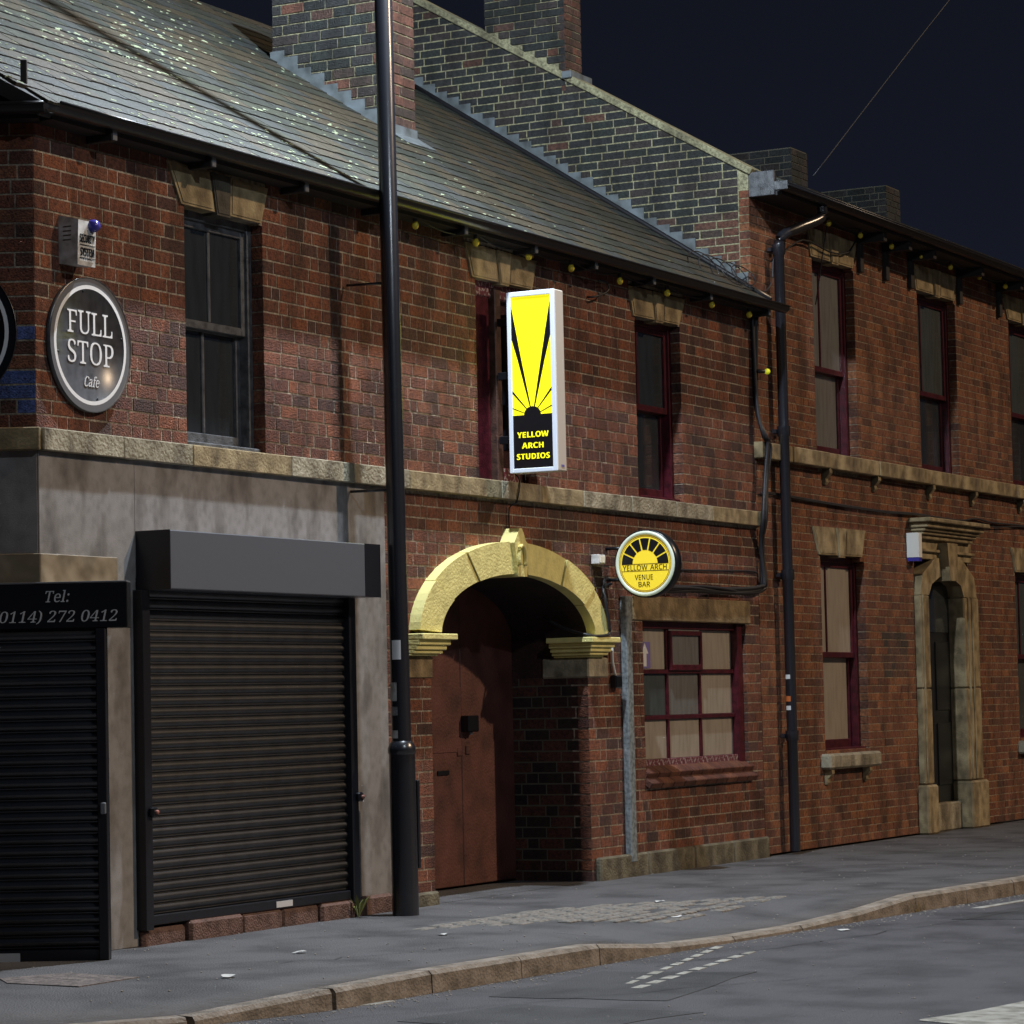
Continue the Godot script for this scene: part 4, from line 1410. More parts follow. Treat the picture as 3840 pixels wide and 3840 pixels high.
func build_shutters() -> void:
	# the broad shutter in the rendered wall
	var s := thing("roller_shutter", "broad black roller shutter with grey metal hood in the rendered wall", "roller shutter", Vector3(-8.5, .12, .05))
	var hood := mk()
	box(hood, Vector3(-9.79, 2.222, .013), Vector3(-7.235, 2.592, .27), .006)
	var hd := part("hood", hood, M.shutter_box, s)
	part("end_cap_and_shade", boxed(Vector3(-9.797, 2.22, .012), Vector3(-9.790, 2.594, .272)), M.shutter_dark, hd)
	part("end_cap_and_shade", boxed(Vector3(-7.44, 2.221, .27), Vector3(-7.232, 2.593, .273)), M.shutter_dark, hd)  # dark sheet on the hood front: shade painted at its right end
	for q in [[-9.835, -9.752], [-7.358, -7.27]]:
		var rail := part("guide_rail", boxed(Vector3(q[0], .10, .0), Vector3(q[1], 2.222, .085), .004), M.shutter_dark, s)
		part("lock", boxed(Vector3(q[1] - .05, .80, .085), Vector3(q[1] + .012, .865, .12), .01), M.sign_black, rail)
		var bar := mk(true)
		lathe(bar, [V(0, .012), V(.014, .012), V(.014, 0)], Vector3(q[1] - .01, .832, .12), Vector3.BACK, 12)
		part("lock_barrel", bar, M.copper, rail)
	slats(s, Vector3(-9.752, .19, .03), Vector3.RIGHT, Vector3.BACK, 2.396, 30, .0682)
	part("bottom_bar", boxed(Vector3(-9.752, .125, .02), Vector3(-7.356, .188, .062), .006), M.shutter_dark, s)
	part("maker_plate", boxed(Vector3(-8.32, .135, .062), Vector3(-8.12, .175, .066)), M.letter_grey, s)
	# the shutter on the splayed corner
	var A := Vector3(-10.632, 0, .385)
	var t := thing("roller_shutter", "black roller shutter under the telephone number sign on the street corner", "roller shutter", A)
	var st := mk()
	slab(st, A, CU, UP, CN, Vector3(-.058, .0, -.06), Vector3(0, 1.96, .045), .004)
	var rail2 := part("guide_rail", st, M.shutter_dark, t)
	var lk := mk()
	slab(lk, A, CU, UP, CN, Vector3(-.04, .86, .045), Vector3(-.005, .93, .07), .006)
	part("lock", lk, M.strap, rail2)
	slats(t, A - CU * 1.7 + UP * .07, CU, CN, 1.642, 28, .0672)
	st = mk()
	slab(st, A, CU, UP, CN, Vector3(-1.7, -.03, -.02), Vector3(-.058, .066, .02), .004)
	part("bottom_bar", st, M.shutter_dark, t)
	st = mk()
	slab(st, A, CU, UP, CN, Vector3(-.70, .0, .02), Vector3(-.53, .05, .024))
	part("maker_plate", st, M.letter_grey, t)

func slats(s: Node, o: Vector3, u: Vector3, n: Vector3, long: float, count: int, pitch: float) -> void:
	var prof := [V(0, 0), V(.004, .004), V(.006, .010), V(.0, .012), V(.010, .020), V(.0165, .033), V(.0165, .045), V(.010, .057), V(0, .0655)]
	var st := mk(true)
	for k in prof.size() - 1:
		var p: Vector2 = prof[k]
		var q: Vector2 = prof[k + 1]
		if k == 3: st.set_smooth_group(1)
		quad(st, n * p.x + UP * p.y, u * long + n * p.x + UP * p.y, u * long + n * q.x + UP * q.y, n * q.x + UP * q.y, n * (q.y - p.y) + UP * (p.x - q.x))
	var mesh := done(st)
	for i in count:
		put("slat", mesh, M.shutter, s, Transform3D(Basis(), o + UP * (i * pitch)))

# ---------------------------------------------------------------- lamp post

func patch(st: SurfaceTool, c: Vector3, r: float, mid: float, half: float, y0: float, y1: float) -> void:
	for k in 6:
		var a := mid - half + 2.0 * half * k / 6.0
		var e := mid - half + 2.0 * half * (k + 1) / 6.0
		var da := Vector3(cos(a), 0, -sin(a))
		var de := Vector3(cos(e), 0, -sin(e))
		quad(st, c + da * r + UP * y0, c + de * r + UP * y0, c + de * r + UP * y1, c + da * r + UP * y1, da + de)

func lamp_post(label: String, base: Vector3, axis: Vector3, head: Vector3, power: float) -> Node3D:
	var p := thing("lamp_post", label, "lamp post", base)
	var out := Vector3(head.x - base.x, 0, head.z - base.z).normalized()
	var st := mk(true)
	lathe(st, [V(.096, -.05), V(.094, .02), V(.092, 1.12), V(.092, 1.125)], base, axis)
	part("base_column", st, M.black_paint, p)
	st = mk(true)
	lathe(st, [V(.092, 1.123), V(.098, 1.135), V(.098, 1.165), V(.085, 1.20), V(.072, 1.215)], base, axis)
	part("collar", st, M.black_paint, p)
	st = mk(true)
	lathe(st, [V(.068, 1.2), V(.066, 4.0), V(.060, head.y - .25), V(.0, head.y - .24)], base, axis)
	part("shaft", st, M.black_paint, p)
	var door := mk()
	box(door, base + Vector3(.085, .32, -.05), base + Vector3(.113, .94, .07), .006)
	part("access_door", door, M.black_paint, p)
	var top := base + axis * (head.y - .35)
	var arm := mk(true)
	tube(arm, smoothed([top - UP * .1, top + out * .12 + UP * .22, top + out * .5 + UP * .36, head - out * .25 + UP * .05], 6), .034, 10)
	part("arm", arm, M.black_paint, p)
	var lan := mk()
	box(lan, head + Vector3(-.14, .0, -.34), head + Vector3(.14, .10, .34), .03)
	var ln := part("lantern", lan, M.shutter_box, p)
	part("lamp_panel", boxed(head + Vector3(-.10, -.012, -.22), head + Vector3(.10, -.001, .22)), M.lantern_glow, ln)
	var l := OmniLight3D.new()
	l.name = "lamp_light"
	p.add_child(l)
	l.position = head + Vector3(0, -.06, 0) - base
	l.light_energy = power
	l.light_color = Color(.90, .95, 1.0)
	l.light_size = .10
	l.omni_range = 60.0
	l.omni_attenuation = 2.0
	l.shadow_enabled = true
	return p

func build_lamp_post() -> void:
	var base := Vector3(-7.105, 0, .35)
	var axis := Vector3(-.011, 1, 0).normalized()
	var p := lamp_post("tall black street lamp post with stickers standing between shutter and yellow arch", base, axis, Vector3(-6.95, 9.55, 1.45), 104.0)
	lamp_post("plain black street lamp post on the far pavement across the road, behind the camera", Vector3(-13.0, 0, 11.0), UP, Vector3(-13.0, 9.0, 9.6), 26.0)
	# straps to the wall
	for q in [2.98, 4.45]:
		var cl := mk(true)
		tube(cl, [Vector3(base.x - .1, q, .02), Vector3(base.x - .07, q, .18), Vector3(base.x - .04, q, .33)], .010, 7)
		part("wall_clamp", cl, M.black_paint, p)
	# stickers and plates
	var a := PI + deg_to_rad(-32)             # the side that faces the camera
	var pc := base
	var face := Vector3(cos(a), 0, -sin(a))
	for q in [[.24, .78, 1.785, 1.920, "number_plate", M.sign_white], [-.10, .80, 1.495, 1.625, "poster", M.dusty_white], [-.06, .82, 1.395, 1.455, "tape", M.tape], [-.02, .75, 1.235, 1.290, "sticker", M.dusty_white], [.75, .26, 1.160, 1.200, "round_sticker", M.paper]]:
		var s2 := mk(true)
		var half: float = q[1] * (.55 if q[4] == "number_plate" else 1.0)
		var mid: float = a + q[0] + (.55 if q[4] == "number_plate" else 0.0)
		patch(s2, pc + axis * q[2] - UP * q[2], .0695 if q[4] != "number_plate" else .078, mid, half, q[2], q[3])
		part(q[4], s2, q[5], p)
	var tng := Vector3(-sin(a + .79), 0, -cos(a + .79))
	var fn := Vector3(cos(a + .79), 0, -sin(a + .79))
	letters("lettering", "3", fnt("Droid Sans"), .045, 0.0, pc + fn * .080 + UP * 1.825, tng, UP, fn, M.sign_black, p)
	var t2 := Vector3(-sin(a - .10), 0, -cos(a - .10))
	var f2 := Vector3(cos(a - .10), 0, -sin(a - .10))
	letters("lettering", "WANTED", fnt("Droid Serif", 700), .013, .085, pc + f2 * .0735 + UP * 1.606, t2, UP, f2, M.sign_black, p)
	var fig := mk()
	prism(fig, PV([V(-.035, -.05), V(-.027, -.05), V(-.02, -.005), V(-.012, -.05), V(-.004, -.05), V(-.004, .02), V(.012, .018), V(.012, .026), V(-.008, .034), V(-.012, .042), V(-.024, .042), V(-.032, .02)]), pc + f2 * .0715 + UP * 1.555, t2, UP, f2, 0, .001)
	part("printed_figure", fig, M.letter_grey, p)
	for k in 5:
		var ln2 := mk()
		slab(ln2, pc + f2 * .0715 + UP * (1.582 - k * .014), t2, UP, f2, Vector3(.012, 0, 0), Vector3(.042, .005 if k < 2 else .002, .001))
		part("printed_line", ln2, M.sign_black, p)
	for k in 3:
		var ln3 := mk()
		slab(ln3, pc + f2 * .0715 + UP * (1.275 - k * .013), t2, UP, f2, Vector3(.008, 0, 0), Vector3(.040, .006, .001))
		part("printed_line", ln3, M.letter_grey, p)

# ---------------------------------------------------------------- signs

func build_signs() -> void:
	# illuminated box sign
	var sx := -5.023
	var sg := thing("box_sign", "tall illuminated yellow and black projecting box sign reading YELLOW ARCH STUDIOS", "sign", Vector3(sx, 3.23, .35))
	var O := Vector3(sx, 0, 0)
	var U := Vector3(0, 0, 1)
	var N := Vector3(-1, 0, 0)
	part("case", boxed(Vector3(sx, 3.23, .142), Vector3(sx + .145, 4.632, .556), .008), M.case_cream, sg)
	for q in [[.142, 3.23, .176, 4.632], [.518, 3.23, .556, 4.632], [.176, 4.594, .518, 4.632], [.176, 3.23, .518, 3.262]]:
		var st := mk()
		slab(st, O, U, UP, N, Vector3(q[0], q[1], .0), Vector3(q[2], q[3], .016), .004)
		part("frame", st, M.frame_white, sg)
	var pn := mk()
	slab(pn, O, U, UP, N, Vector3(.175, 3.26, .0), Vector3(.519, 4.595, .004))
	var panel := part("lit_panel", pn, M.glow_yellow, sg)
	var blacks := [
		[V(0.176, 4.532), V(0.176, 4.266), V(0.225, 4.105), V(0.323, 3.735), V(0.332, 3.735), V(0.258, 4.102)],
		[V(0.518, 4.568), V(0.518, 4.295), V(0.459, 4.087), V(0.368, 3.733), V(0.358, 3.733), V(0.426, 4.090)],
		[V(0.176, 3.867), V(0.176, 3.843), V(0.293, 3.719), V(0.299, 3.722)],
		[V(0.518, 3.883), V(0.518, 3.856), V(0.395, 3.722), V(0.389, 3.724)],
		[V(0.176, 3.735), V(0.176, 3.725), V(0.275, 3.688), V(0.277, 3.692)],
		[V(0.518, 3.742), V(0.518, 3.732), V(0.414, 3.688), V(0.411, 3.693)]]
	var lowp := PackedVector2Array([V(.176, 3.263), V(.518, 3.263), V(.518, 3.675), V(.420, 3.674)])
	lowp.append_array(ellipse(.345, 3.674, .073, .065, .05, PI - .05, 12))
	lowp.append_array(PV([V(.270, 3.674), V(.176, 3.674)]))
	blacks.append(Array(lowp))
	for q in blacks:
		var st := mk()
		prism(st, PackedVector2Array(q), O, U, UP, N, .003, .006)
		part("black_print", st, M.sign_black, panel)
	var hum := fnt("Droid Sans", 700)
	for q in [["YELLOW", .272, 3.521], ["ARCH", .186, 3.437], ["STUDIOS", .285, 3.353]]:
		letters("lettering", q[0], hum, .043, q[1], O + U * .346 + UP * q[2] + N * .008, U, UP, N, M.glow_yellow, panel)
	part("maker_label", boxed(Vector3(sx + .05, 3.262, .556), Vector3(sx + .10, 3.280, .558)), M.purple_paper, sg)
	part("mounting_post", boxed(Vector3(-4.80, 3.43, -.05), Vector3(-4.69, 4.50, .02), .006), M.sign_black, sg)
	for y in [3.50, 4.42, 4.0]:
		part("bracket", boxed(Vector3(-4.94, y - .03, .0), Vector3(-4.89, y + .03, .145), .004), M.sign_black, sg)
	# round bar sign
	var bx := -3.112
	var bs := thing("bar_sign", "round yellow lit bar sign on a bracket above the pale window", "sign", Vector3(bx, 2.585, .365))
	var C := Vector3(bx, 2.585, .365)
	var st2 := mk(true)
	lathe(st2, [V(0, -.10), V(.27, -.10), V(.282, -.085), V(.282, .012), V(.272, .02), V(.262, .018)], C, N, 48)
	part("drum", st2, M.sign_black, bs)
	st2 = mk(true)
	lathe(st2, [V(.272, .012), V(.266, .030), V(.250, .034), V(.240, .024)], C, N, 48)
	part("rim", st2, M.rim_glow, bs)
	st2 = mk()
	lathe(st2, [V(.241, .020), V(0, .020)], C, N, 48)
	var face := part("lit_face", st2, M.glow_bar, bs)
	for q in [[.237, .232], [.226, .222]]:
		st2 = mk()
		lathe(st2, [V(q[0], .0215), V(q[1], .0215)], C, N, 48)
		part("ring", st2, M.bar_brown, face)
	# seven dark rays over the half sun
	for k in 7:
		var t0 := PI * (k + (.06 if k > 0 else .0)) / 7.0
		var t1 := PI * (k + 1 - (.06 if k < 6 else .0)) / 7.0
		var poly := ellipse(0, 0, .115, .115, t0 + (.03 if k > 0 else .0), t1 - (.03 if k < 6 else 0.0), 4)
		poly.append_array(ellipse(0, 0, .213, .213, t1, t0, 5))
		st2 = mk()
		prism(st2, poly, C - UP * .003, U, UP, N, .0195, .0225)
		part("ray", st2, M.sign_black, face)
	for y in [-.003, -.060]:
		st2 = mk()
		slab(st2, C + UP * y, U, UP, N, Vector3(-.213, -.0022, .0195), Vector3(.213, .0022, .0225))
		part("rule", st2, M.sign_black, face)
	var deco := fnt("Droid Sans")
	letters("lettering", "YELLOW", deco, .044, .225, C + U * -.092 + UP * -.031 + N * .022, U, UP, N, M.sign_black, face)
	letters("lettering", "ARCH", deco, .044, .150, C + U * .124 + UP * -.031 + N * .022, U, UP, N, M.sign_black, face)
	letters("lettering", "VENUE", deco, .042, .165, C + U * -.012 + UP * -.112 + N * .022, U, UP, N, M.sign_black, face)
	letters("lettering", "BAR", deco, .042, .105, C + U * -.014 + UP * -.170 + N * .022, U, UP, N, M.sign_black, face)
	for y in [2.722, 2.461]:
		var br := mk(true)
		tube(br, [Vector3(bx, y, 0), Vector3(bx, y, .16)], .014, 8)
		part("bracket", br, M.sign_black, bs)
	# FULL STOP disc on the wall
	round_sign("round_sign", "round grey wall sign reading FULL STOP Cafe with white ring", Vector3(-10.267, 3.724, .0), Vector3.RIGHT, Vector3.BACK, .418, M.sign_grey, true)
	round_sign("round_sign", "black round sign with white ring at the left edge of the corner wall", CC - CU * .57 + UP * 3.76, CU, CN, .46, M.sign_black, false)
	# telephone number box
	var T := Vector3(-10.572, 1.965, .50)
	var ts := thing("fascia_sign", "long black fascia sign with grey italic telephone number over the corner shutter", "sign", T)
	var tb := mk()
	slab(tb, T, CU, UP, CN, Vector3(-1.9, 0, -.16), Vector3(0, .277, 0), .005)
	part("sign_box", tb, M.sign_black, ts)
	tb = mk()
	slab(tb, T, CU, UP, CN, Vector3(-1.9, .270, -.15), Vector3(-.002, .281, .006), .002)
	part("top_trim", tb, M.sign_rim, ts)
	var it := fnt("Droid Serif")
	letters("lettering", "Tel:", it, .067, .145, T + CU * -.417 + UP * .195 + CN * .001, CU, UP, CN, M.letter_grey, ts, .003, .22)
	letters("lettering", "(0114) 272 0412", it, .067, .735, T + CU * -.428 + UP * .070 + CN * .001, CU, UP, CN, M.letter_grey, ts, .003, .22)

func round_sign(called: String, label: String, c: Vector3, u: Vector3, n: Vector3, r: float, m: Material, worded: bool) -> void:
	var s := thing(called, label, "sign", c)
	var st := mk(true)
	lathe(st, [V(0, .018), V(r - .006, .018), V(r, .030), V(r, -.002)], c + n * .008, n, 56)
	part("disc", st, m, s)
	st = mk()
	lathe(st, [V(r - .005, .0305), V(r - .045, .0305)], c + n * .0, n, 56)
	part("rim", st, M.sign_rim if worded else M.sign_black, s)
	st = mk()
	lathe(st, [V(r - .046, .0305), V(r - .070, .0305)], c + n * .0, n, 56)
	part("ring", st, M.sign_white, s)
	for k in 4:
		var t := PI * .5 * k + .2
		var sc := mk(true)
		lathe(sc, [V(0, .006), V(.008, .004), V(.008, 0)], c + n * .026 + u * cos(t) * r * .80 + UP * sin(t) * r * .80, n, 8)
		part("screw", sc, M.sign_black, s)
	if worded:
		var tw := fnt("Droid Serif", 400)
		letters("lettering", "FULL", tw, .140, .46, c + n * .028 + u * .0 + UP * .135, u, UP, n, M.sign_white, s)
		letters("lettering", "STOP", tw, .140, .47, c + n * .028 + u * .0 + UP * -.050, u, UP, n, M.sign_white, s)
		letters("lettering", "Cafe", fnt("Droid Serif"), .062, .15, c + n * .028 + u * .01 + UP * -.225, u, UP, n, M.sign_white, s, .003, .28)

# ---------------------------------------------------------------- small things

func bulb_shape(c: Vector3, dir: Vector3) -> SurfaceTool:
	var st := mk(true)
	lathe(st, [V(.012, 0), V(.022, .014), V(.028, .032), V(.025, .048), V(.014, .060), V(0, .064)], c, dir, 14)
	return st

func string_lights(label: String, list: Array, zz: float) -> void:
	var s := thing("string_lights", label, "string lights", Vector3(list[0].x, list[0].y, zz))
	var cable := mk(true)
	for i in list.size() - 1:
		var a := Vector3(list[i].x, list[i].y + .055, zz)
		var c := Vector3(list[i + 1].x, list[i + 1].y + .055, zz)
		tube(cable, sag(a, c, .035 + rng.randf() * .03, 8), .006, 5)
	part("cable", cable, M.cable, s)
	for q in list:
		var so := mk(true)
		lathe(so, [V(0, .06), V(.017, .058), V(.018, .0), V(.013, -.004)], Vector3(q.x, q.y + .012, zz), UP, 10)
		part("socket", so, M.cable, s)
		part("bulb", bulb_shape(Vector3(q.x, q.y + .014, zz), Vector3.DOWN), M.bulb, s)

func cable_run(called: String, label: String, runs: Array, r: float) -> void:
	var o := thing(called, label, "cable", runs[0][0])
	for k in runs.size():
		var st := mk(true)
		tube(st, smoothed(runs[k], 4), r * (1.0 if k % 2 == 0 else .7), 6)
		part("strand", st, M.cable, o)

func build_small() -> void:
	string_lights("string of yellow bulbs along the eaves of the lower building", [V(-6.385, 5.0), V(-5.466, 4.99), V(-4.605, 4.99), V(-3.870, 4.985), V(-2.977, 4.985), V(-2.049, 4.99), V(-1.113, 4.99), V(-0.285, 4.99)], .12)
	string_lights("string of yellow bulbs under the eaves of the taller house", [V(1.629, 6.09), V(2.468, 6.08), V(3.335, 6.08), V(4.224, 6.08), V(5.110, 6.08), V(6.042, 6.08), V(6.933, 6.08)], .16)
	var lb := thing("bulb_lamp", "single greenish yellow bulb sticking out beside the cables at the building joint", "bulb", Vector3(.03, 4.48, .05))
	var so := mk(true)
	lathe(so, [V(.0, 0), V(.018, 0), V(.018, .08), V(.012, .085)], Vector3(.0, 4.48, .06), Vector3(.8, 0, .6).normalized(), 10)
	part("socket", so, M.cable, lb)
	part("bulb", bulb_shape(Vector3(.0, 4.48, .06) + Vector3(.8, 0, .6).normalized() * .075, Vector3(.8, 0, .6).normalized()), M.bulb_lit, lb)
	# security alarm boxes
	var al := thing("alarm_box", "weathered white alarm box with blue dome above the round grey sign", "alarm box", Vector3(-10.45, 4.2, 0))
	var st := mk()
	prism(st, PV([V(.0, 4.20), V(.14, 4.185), V(.15, 4.46), V(.0, 4.50)]), Vector3(-10.45, 0, 0), Vector3.BACK, UP, Vector3.LEFT, -.09, .09)
	part("case", st, M.dusty_white, al)
	st = mk(true)
	lathe(st, [V(.040, 0), V(.040, .02), V(.030, .045), V(0, .055)], Vector3(-10.40, 4.435, .147), Vector3(0, .05, 1).normalized(), 16)
	part("blue_dome", st, M.blue_lens, al)
	for k in 4:
		part("vent_slot", boxed(Vector3(-10.5415, 4.42 - k * .027, .035), Vector3(-10.5385, 4.427 - k * .027, .095)), M.stone_dirty, al)
	var tight := fnt("Droid Sans", 700)
	letters("lettering", "SECURITY", tight, .050, .150, Vector3(-10.448, 4.350, .149), Vector3.RIGHT, UP, Vector3.BACK, M.sign_black, al, .002)
	letters("lettering", "SYSTEM", tight, .050, .136, Vector3(-10.446, 4.268, .147), Vector3.RIGHT, UP, Vector3.BACK, M.sign_black, al, .002)
	for y in [4.312, 4.232]:
		part("rule", boxed(Vector3(-10.52, y - .003, .146), Vector3(-10.37, y + .001, .151)), M.stone_dirty, al)
	al = thing("alarm_box", "slim clean white alarm box with blue base beside the stone doorway", "alarm box", Vector3(4.05, 2.85, 0))
	st = mk()
	prism(st, PV([V(-.09, .0), V(.10, .0), V(.09, .09), V(.04, .12), V(-.05, .12), V(-.09, .06)]), Vector3(4.03, 2.885, .0), Vector3.RIGHT, Vector3.BACK, UP, 0, .255)
	part("case", st, M.white_plastic, al)
	st = mk()
	prism(st, PV([V(-.085, .0), V(.095, .0), V(.085, .085), V(.04, .115), V(-.05, .115), V(-.085, .055)]), Vector3(4.03, 2.845, .0), Vector3.RIGHT, Vector3.BACK, UP, 0, .04)
	part("blue_base", st, M.blue_lens, al)
	# downpipe at the joint of the two buildings
	var dp := thing("downpipe", "black cast iron downpipe with swan neck at the joint of the buildings", "downpipe", Vector3(.5, 0, .1))
	st = mk(true)
	tube(st, smoothed([Vector3(1.02, 6.14, .34), Vector3(1.0, 6.02, .33), Vector3(.72, 5.90, .22), Vector3(.53, 5.80, .12), Vector3(.50, 5.66, .10)], 6), .050, 12)
	part("swan_neck", st, M.black_paint, dp)
	for q in [[5.72, 4.0], [4.0, 2.65], [2.65, 1.15], [1.15, .03]]:
		st = mk(true)
		lathe(st, [V(.062, q[0]), V(.062, q[0] - .09), V(.050, q[0] - .10), V(.049, q[1])], Vector3(.50, 0, .10), UP, 18)
		part("pipe_length", st, M.black_paint, dp)
		part("ear_bracket", boxed(Vector3(.415, q[0] - .07, .012), Vector3(.585, q[0] - .03, .06), .006), M.black_paint, dp)
	for q in [[1.63, 1.67, M.paper], [1.42, 1.47, M.orange], [1.34, 1.38, M.paper]]:
		st = mk(true)
		patch(st, Vector3(.50, 0, .10), .0515, PI + deg_to_rad(-10), .5, q[0], q[1])
		part("sticker", st, q[2], dp)
	# galvanised cover strip beside the broad window
	var gs := thing("conduit", "tall pale galvanised steel strip running down the wall left of the broad window", "conduit", Vector3(-2.8, .12, .05))
	part("channel", boxed(Vector3(-2.885, .12, .0), Vector3(-2.775, 2.335, .06), .008), M.galvanised, gs)
	st = mk(true)
	tube(st, [Vector3(-2.79, .12, .03), Vector3(-2.79, -.02, .03)], .018, 8)
	part("lower_pipe", st, M.maroon, gs)
	# cables
	var c1 := [V(0.035, 5.137), V(0.010, 4.214), V(0.024, 3.867), V(0.106, 3.799), V(0.059, 3.473), V(-0.028, 3.098), V(0.029, 2.854), V(0.072, 2.534), V(0.002, 2.458), V(-0.304, 2.434), V(-0.897, 2.432), V(-1.467, 2.431), V(-2.016, 2.418), V(-2.7, 2.41)]
	var runs := []
	for k in 5:
		var run := []
		for p in c1:
			var z := .10 if (p.y > 3.0 and p.y < 3.9) else .035
			run.append(Vector3(p.x + (k - 2) * .014 + rng.randf_range(-.01, .01), p.y + rng.randf_range(-.018, .018) - (k - 2) * .006, z + rng.randf_range(-.012, .02)))
		runs.append(run)
	cable_run("cable_bundle", "thick bundle of black cables from eaves down the joint and left to the bar sign", runs, .019)
	cable_run("wall_cable", "thin black cable across the bricks just above the stone lintel of the broad window", [pts3([V(-2.75, 2.59), V(-1.680, 2.589), V(-0.886, 2.605), V(-0.110, 2.620), V(-0.015, 2.569)], .02)], .009)
	var c3 := [V(0.094, 3.356), V(0.377, 3.366), V(1.692, 3.344), V(3.124, 3.333), V(4.047, 3.349), V(4.525, 3.345), V(5.524, 3.34), V(6.053, 3.383), V(6.588, 3.362), V(7.712, 3.374), V(9.0, 3.36)]
	var d3 := []
	for p in c3: d3.append(V(p.x, p.y - (.05 if p.x > 5.2 and p.x < 7 else .012)))
	cable_run("wall_cable", "black cable sagging along the taller house above the stone door cornice", [pts3(c3, .03), pts3(d3, .035)], .011)
	cable_run("wall_cable", "black cable looping round the right end of the yellow arch", [[Vector3(-3.10, 2.43, .03), Vector3(-3.30, 2.40, .06), Vector3(-3.36, 2.32, .10), Vector3(-3.34, 2.12, .12), Vector3(-3.33, 2.02, .12), Vector3(-3.42, 1.996, .12), Vector3(-3.62, 1.995, .10), Vector3(-3.66, 2.05, -.1), Vector3(-3.68, 2.15, -.3)], [Vector3(-3.10, 2.47, .03), Vector3(-3.26, 2.46, .05), Vector3(-3.33, 2.40, .08), Vector3(-3.32, 2.30, .05)]], .014)
	cable_run("wall_cable", "thin cable hanging from the box sign to the arch keystone", [[Vector3(-4.72, 3.25, .02), Vector3(-4.74, 3.19, .07), Vector3(-4.80, 3.03, .07), Vector3(-4.83, 2.98, .02), Vector3(-4.84, 2.82, .02)]], .007)
	cable_run("wall_cable", "black cable drooping from the downpipe across the first upper lintel", [[Vector3(.55, 5.62, .08), Vector3(1.2, 5.86, .06), Vector3(1.9, 5.83, .06), Vector3(2.35, 5.88, .06), Vector3(2.55, 6.03, .08)], [Vector3(1.64, 6.10, .15), Vector3(1.70, 5.9, .08), Vector3(1.75, 5.3, -.05)]], .009)
	# coil of cable lying on the corner of the lower roof
	var co := thing("cable_coil", "loose coil of dark cable on the right hand corner of the lower roof", "cable", Vector3(-.3, 5.35, -.1))
	for k in 5:
		var rr := .13 + k * .02
		var cen := Vector3(-.16 - k * .09, 5.36 + k * .012, .02 - k * .06)
		var loop := []
		for i in 19:
			var t := TAU * i / 18.0 + k
			loop.append(cen + Vector3(cos(t) * rr * 1.1, sin(t) * rr * .75, cos(t) * .04 + sin(t) * -.06))
		st = mk(true)
		tube(st, loop, .006, 5, false)
		part("loop", st, M.cable, co)
	cable_run("wall_cable", "short curve of cable from the roof corner to the downpipe", [[Vector3(-.1, 5.26, .06), Vector3(.2, 5.24, .06), Vector3(.4, 5.36, .06), Vector3(.46, 5.60, .06)]], .008)
	cable_run("overhead_wire", "thin overhead wire running up into the night sky from the taller house", [[Vector3(.924, 6.417, .3), Vector3(1.9, 7.40, .64), Vector3(2.957, 8.44, 1.0), Vector3(5.0, 10.4, 1.7)]], .006)
	var hk := thing("wall_hook", "rusty iron hook in the bricks between box sign and small upper window", "hook", Vector3(-3.25, 4.87, 0))
	st = mk(true)
	tube(st, smoothed([Vector3(-3.36, 4.80, -.01), Vector3(-3.338, 4.80, .06), Vector3(-3.17, 4.85, .08), Vector3(-3.105, 4.90, .08), Vector3(-3.16, 4.942, .08), Vector3(-3.29, 4.937, .08)], 4), .009, 6)
	part("hook_bar", st, M.cable, hk)
	var fl := thing("junction_box", "small pale grey box on the bricks left of the round bar sign", "junction box", Vector3(-3.32, 2.6, 0))
	part("case", boxed(Vector3(-3.40, 2.585, .0), Vector3(-3.27, 2.665, .07), .006), M.dusty_white, fl)
	part("lid", boxed(Vector3(-3.385, 2.595, .07), Vector3(-3.285, 2.655, .078), .004), M.white_plastic, fl)
	var kb := thing("key_box", "small black box with white flex on the bricks right of the arch", "switch box", Vector3(-3.03, 1.62, 0))
	part("case", boxed(Vector3(-3.10, 1.567, .0), Vector3(-2.98, 1.672, .06), .01), M.sign_black, kb)
	st = mk(true)
	tube(st, smoothed([Vector3(-3.08, 1.932, .02), Vector3(-3.078, 1.789, .02), Vector3(-3.049, 1.668, .03)], 4), .010, 7)
	part("white_flex", st, M.white_plastic, kb)
	# arrow notice in the broad window
	var an := thing("arrow_notice", "purple paper notice with white arrow taped inside the broad window", "notice", Vector3(-2.22, 1.75, -.09))
	part("sheet", boxed(Vector3(-2.33, 1.735, -.099), Vector3(-2.11, 1.96, -.097)), M.purple_paper, an)
	st = mk()
	prism(st, PV([V(-2.25, 1.75), V(-2.19, 1.75), V(-2.19, 1.86), V(-2.15, 1.86), V(-2.22, 1.95), V(-2.29, 1.86), V(-2.25, 1.86)]), Vector3.ZERO, Vector3.RIGHT, UP, Vector3.BACK, -.097, -.0955)
	part("white_arrow", st, M.paper, an)
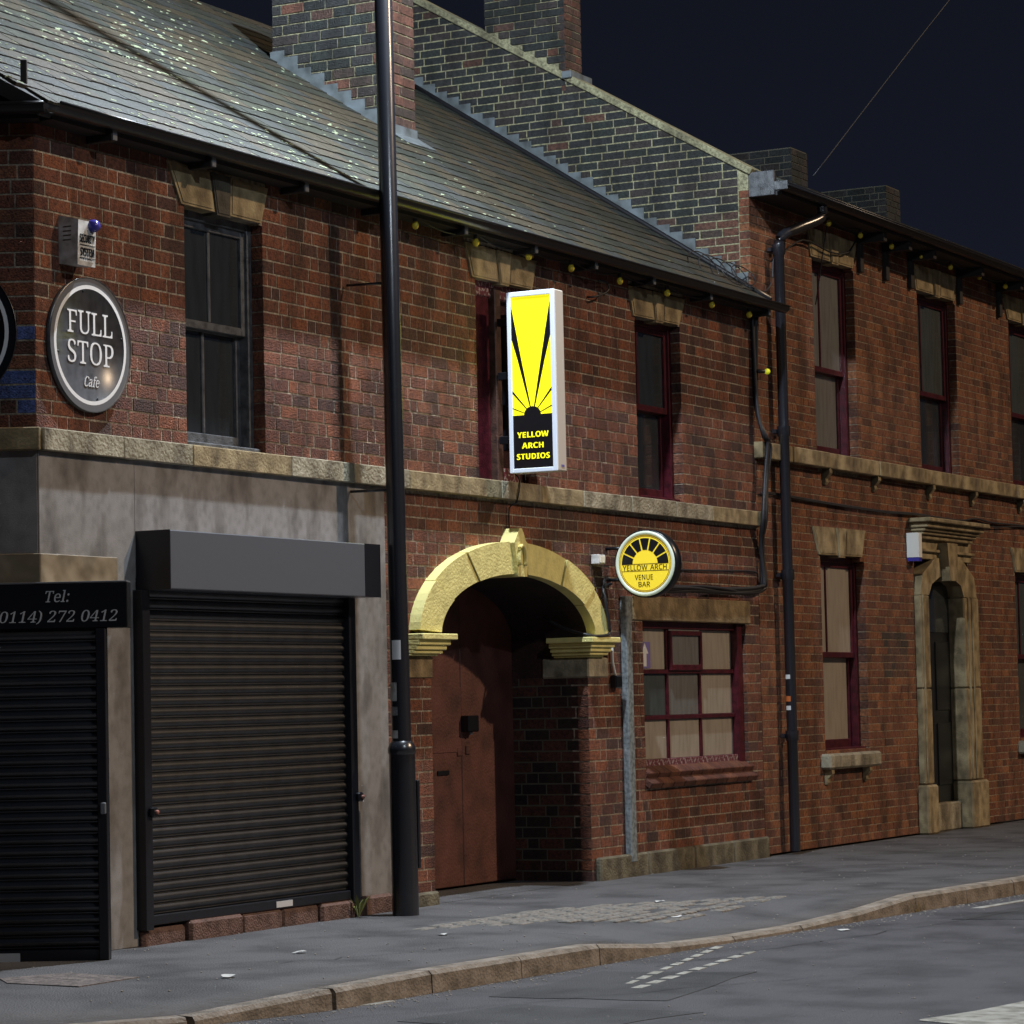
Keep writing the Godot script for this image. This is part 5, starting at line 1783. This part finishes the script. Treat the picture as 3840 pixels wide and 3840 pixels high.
	# weeds and litter
	var wd := thing("weed", "small leafy yellow green weed at the foot of the wall beside the lamp post", "weed", Vector3(-7.36, 0, .10))
	for k in 9:
		var lf := mk()
		var a := TAU * k / 9.0
		var d := Vector3(cos(a), 0, sin(a))
		var hgt := rng.randf_range(.08, .17)
		var base := Vector3(-7.36, 0, .12)
		var tip := base + d * rng.randf_range(.05, .11) + UP * hgt
		var sd := d.cross(UP) * .014
		var mid := base.lerp(tip, .6) + UP * .02
		tri(lf, base, mid + sd, mid - sd, d + UP); tri(lf, mid + sd, tip, mid - sd, d + UP)
		part("leaf", lf, M.leaf, wd)
	var gr := thing("grass_tuft", "tuft of dry grass growing at the end of the right hand kerb", "grass", Vector3(-4.6, -.1, 2.9))
	st = mk()
	for k in 70:
		var bb := Vector3(-4.55 + rng.randf_range(-.14, .14), -.12, 3.14 + rng.randf_range(-.03, .05))
		var tp := bb + Vector3(rng.randf_range(-.07, .07), rng.randf_range(.06, .15), rng.randf_range(-.05, .06))
		tri(st, bb + Vector3(-.004, 0, 0), bb + Vector3(.004, 0, 0), tp, Vector3.BACK)
	var gb := part("blades", st, M.dry_grass, gr)
	gb.set_meta("kind", "stuff")
	var lit := [["white scrap of paper on the pavement near the corner", -11.42, 1.75], ["white scrap on the pavement below the lamp post", -8.6, 1.5], ["pale wrapper lying on the kerb crossing", -6.6, 2.2], ["flattened pale cup on the road by the crossing", -6.3, 3.3], ["tiny white scrap in front of the broad shutter", -10.0, 1.3], ["torn leaflet on the pavement in front of the arch", -5.6, 1.6]]
	for q in lit:
		var s2 := mk()
		var y := pave_y(q[1], q[2]) + .006 if q[2] < 2.9 else -.114
		var n := 6
		var ring := []
		for k in n:
			var t := TAU * k / n
			ring.append(Vector3(q[1] + cos(t) * rng.randf_range(.03, .07), y + rng.randf_range(.0, .012), q[2] + sin(t) * rng.randf_range(.02, .05)))
		for k in n: tri(s2, Vector3(q[1], y + .008, q[2]), ring[k], ring[(k + 1) % n], UP)
		var o := part("litter", s2, M.paper)
		tag(o, q[0], "litter")
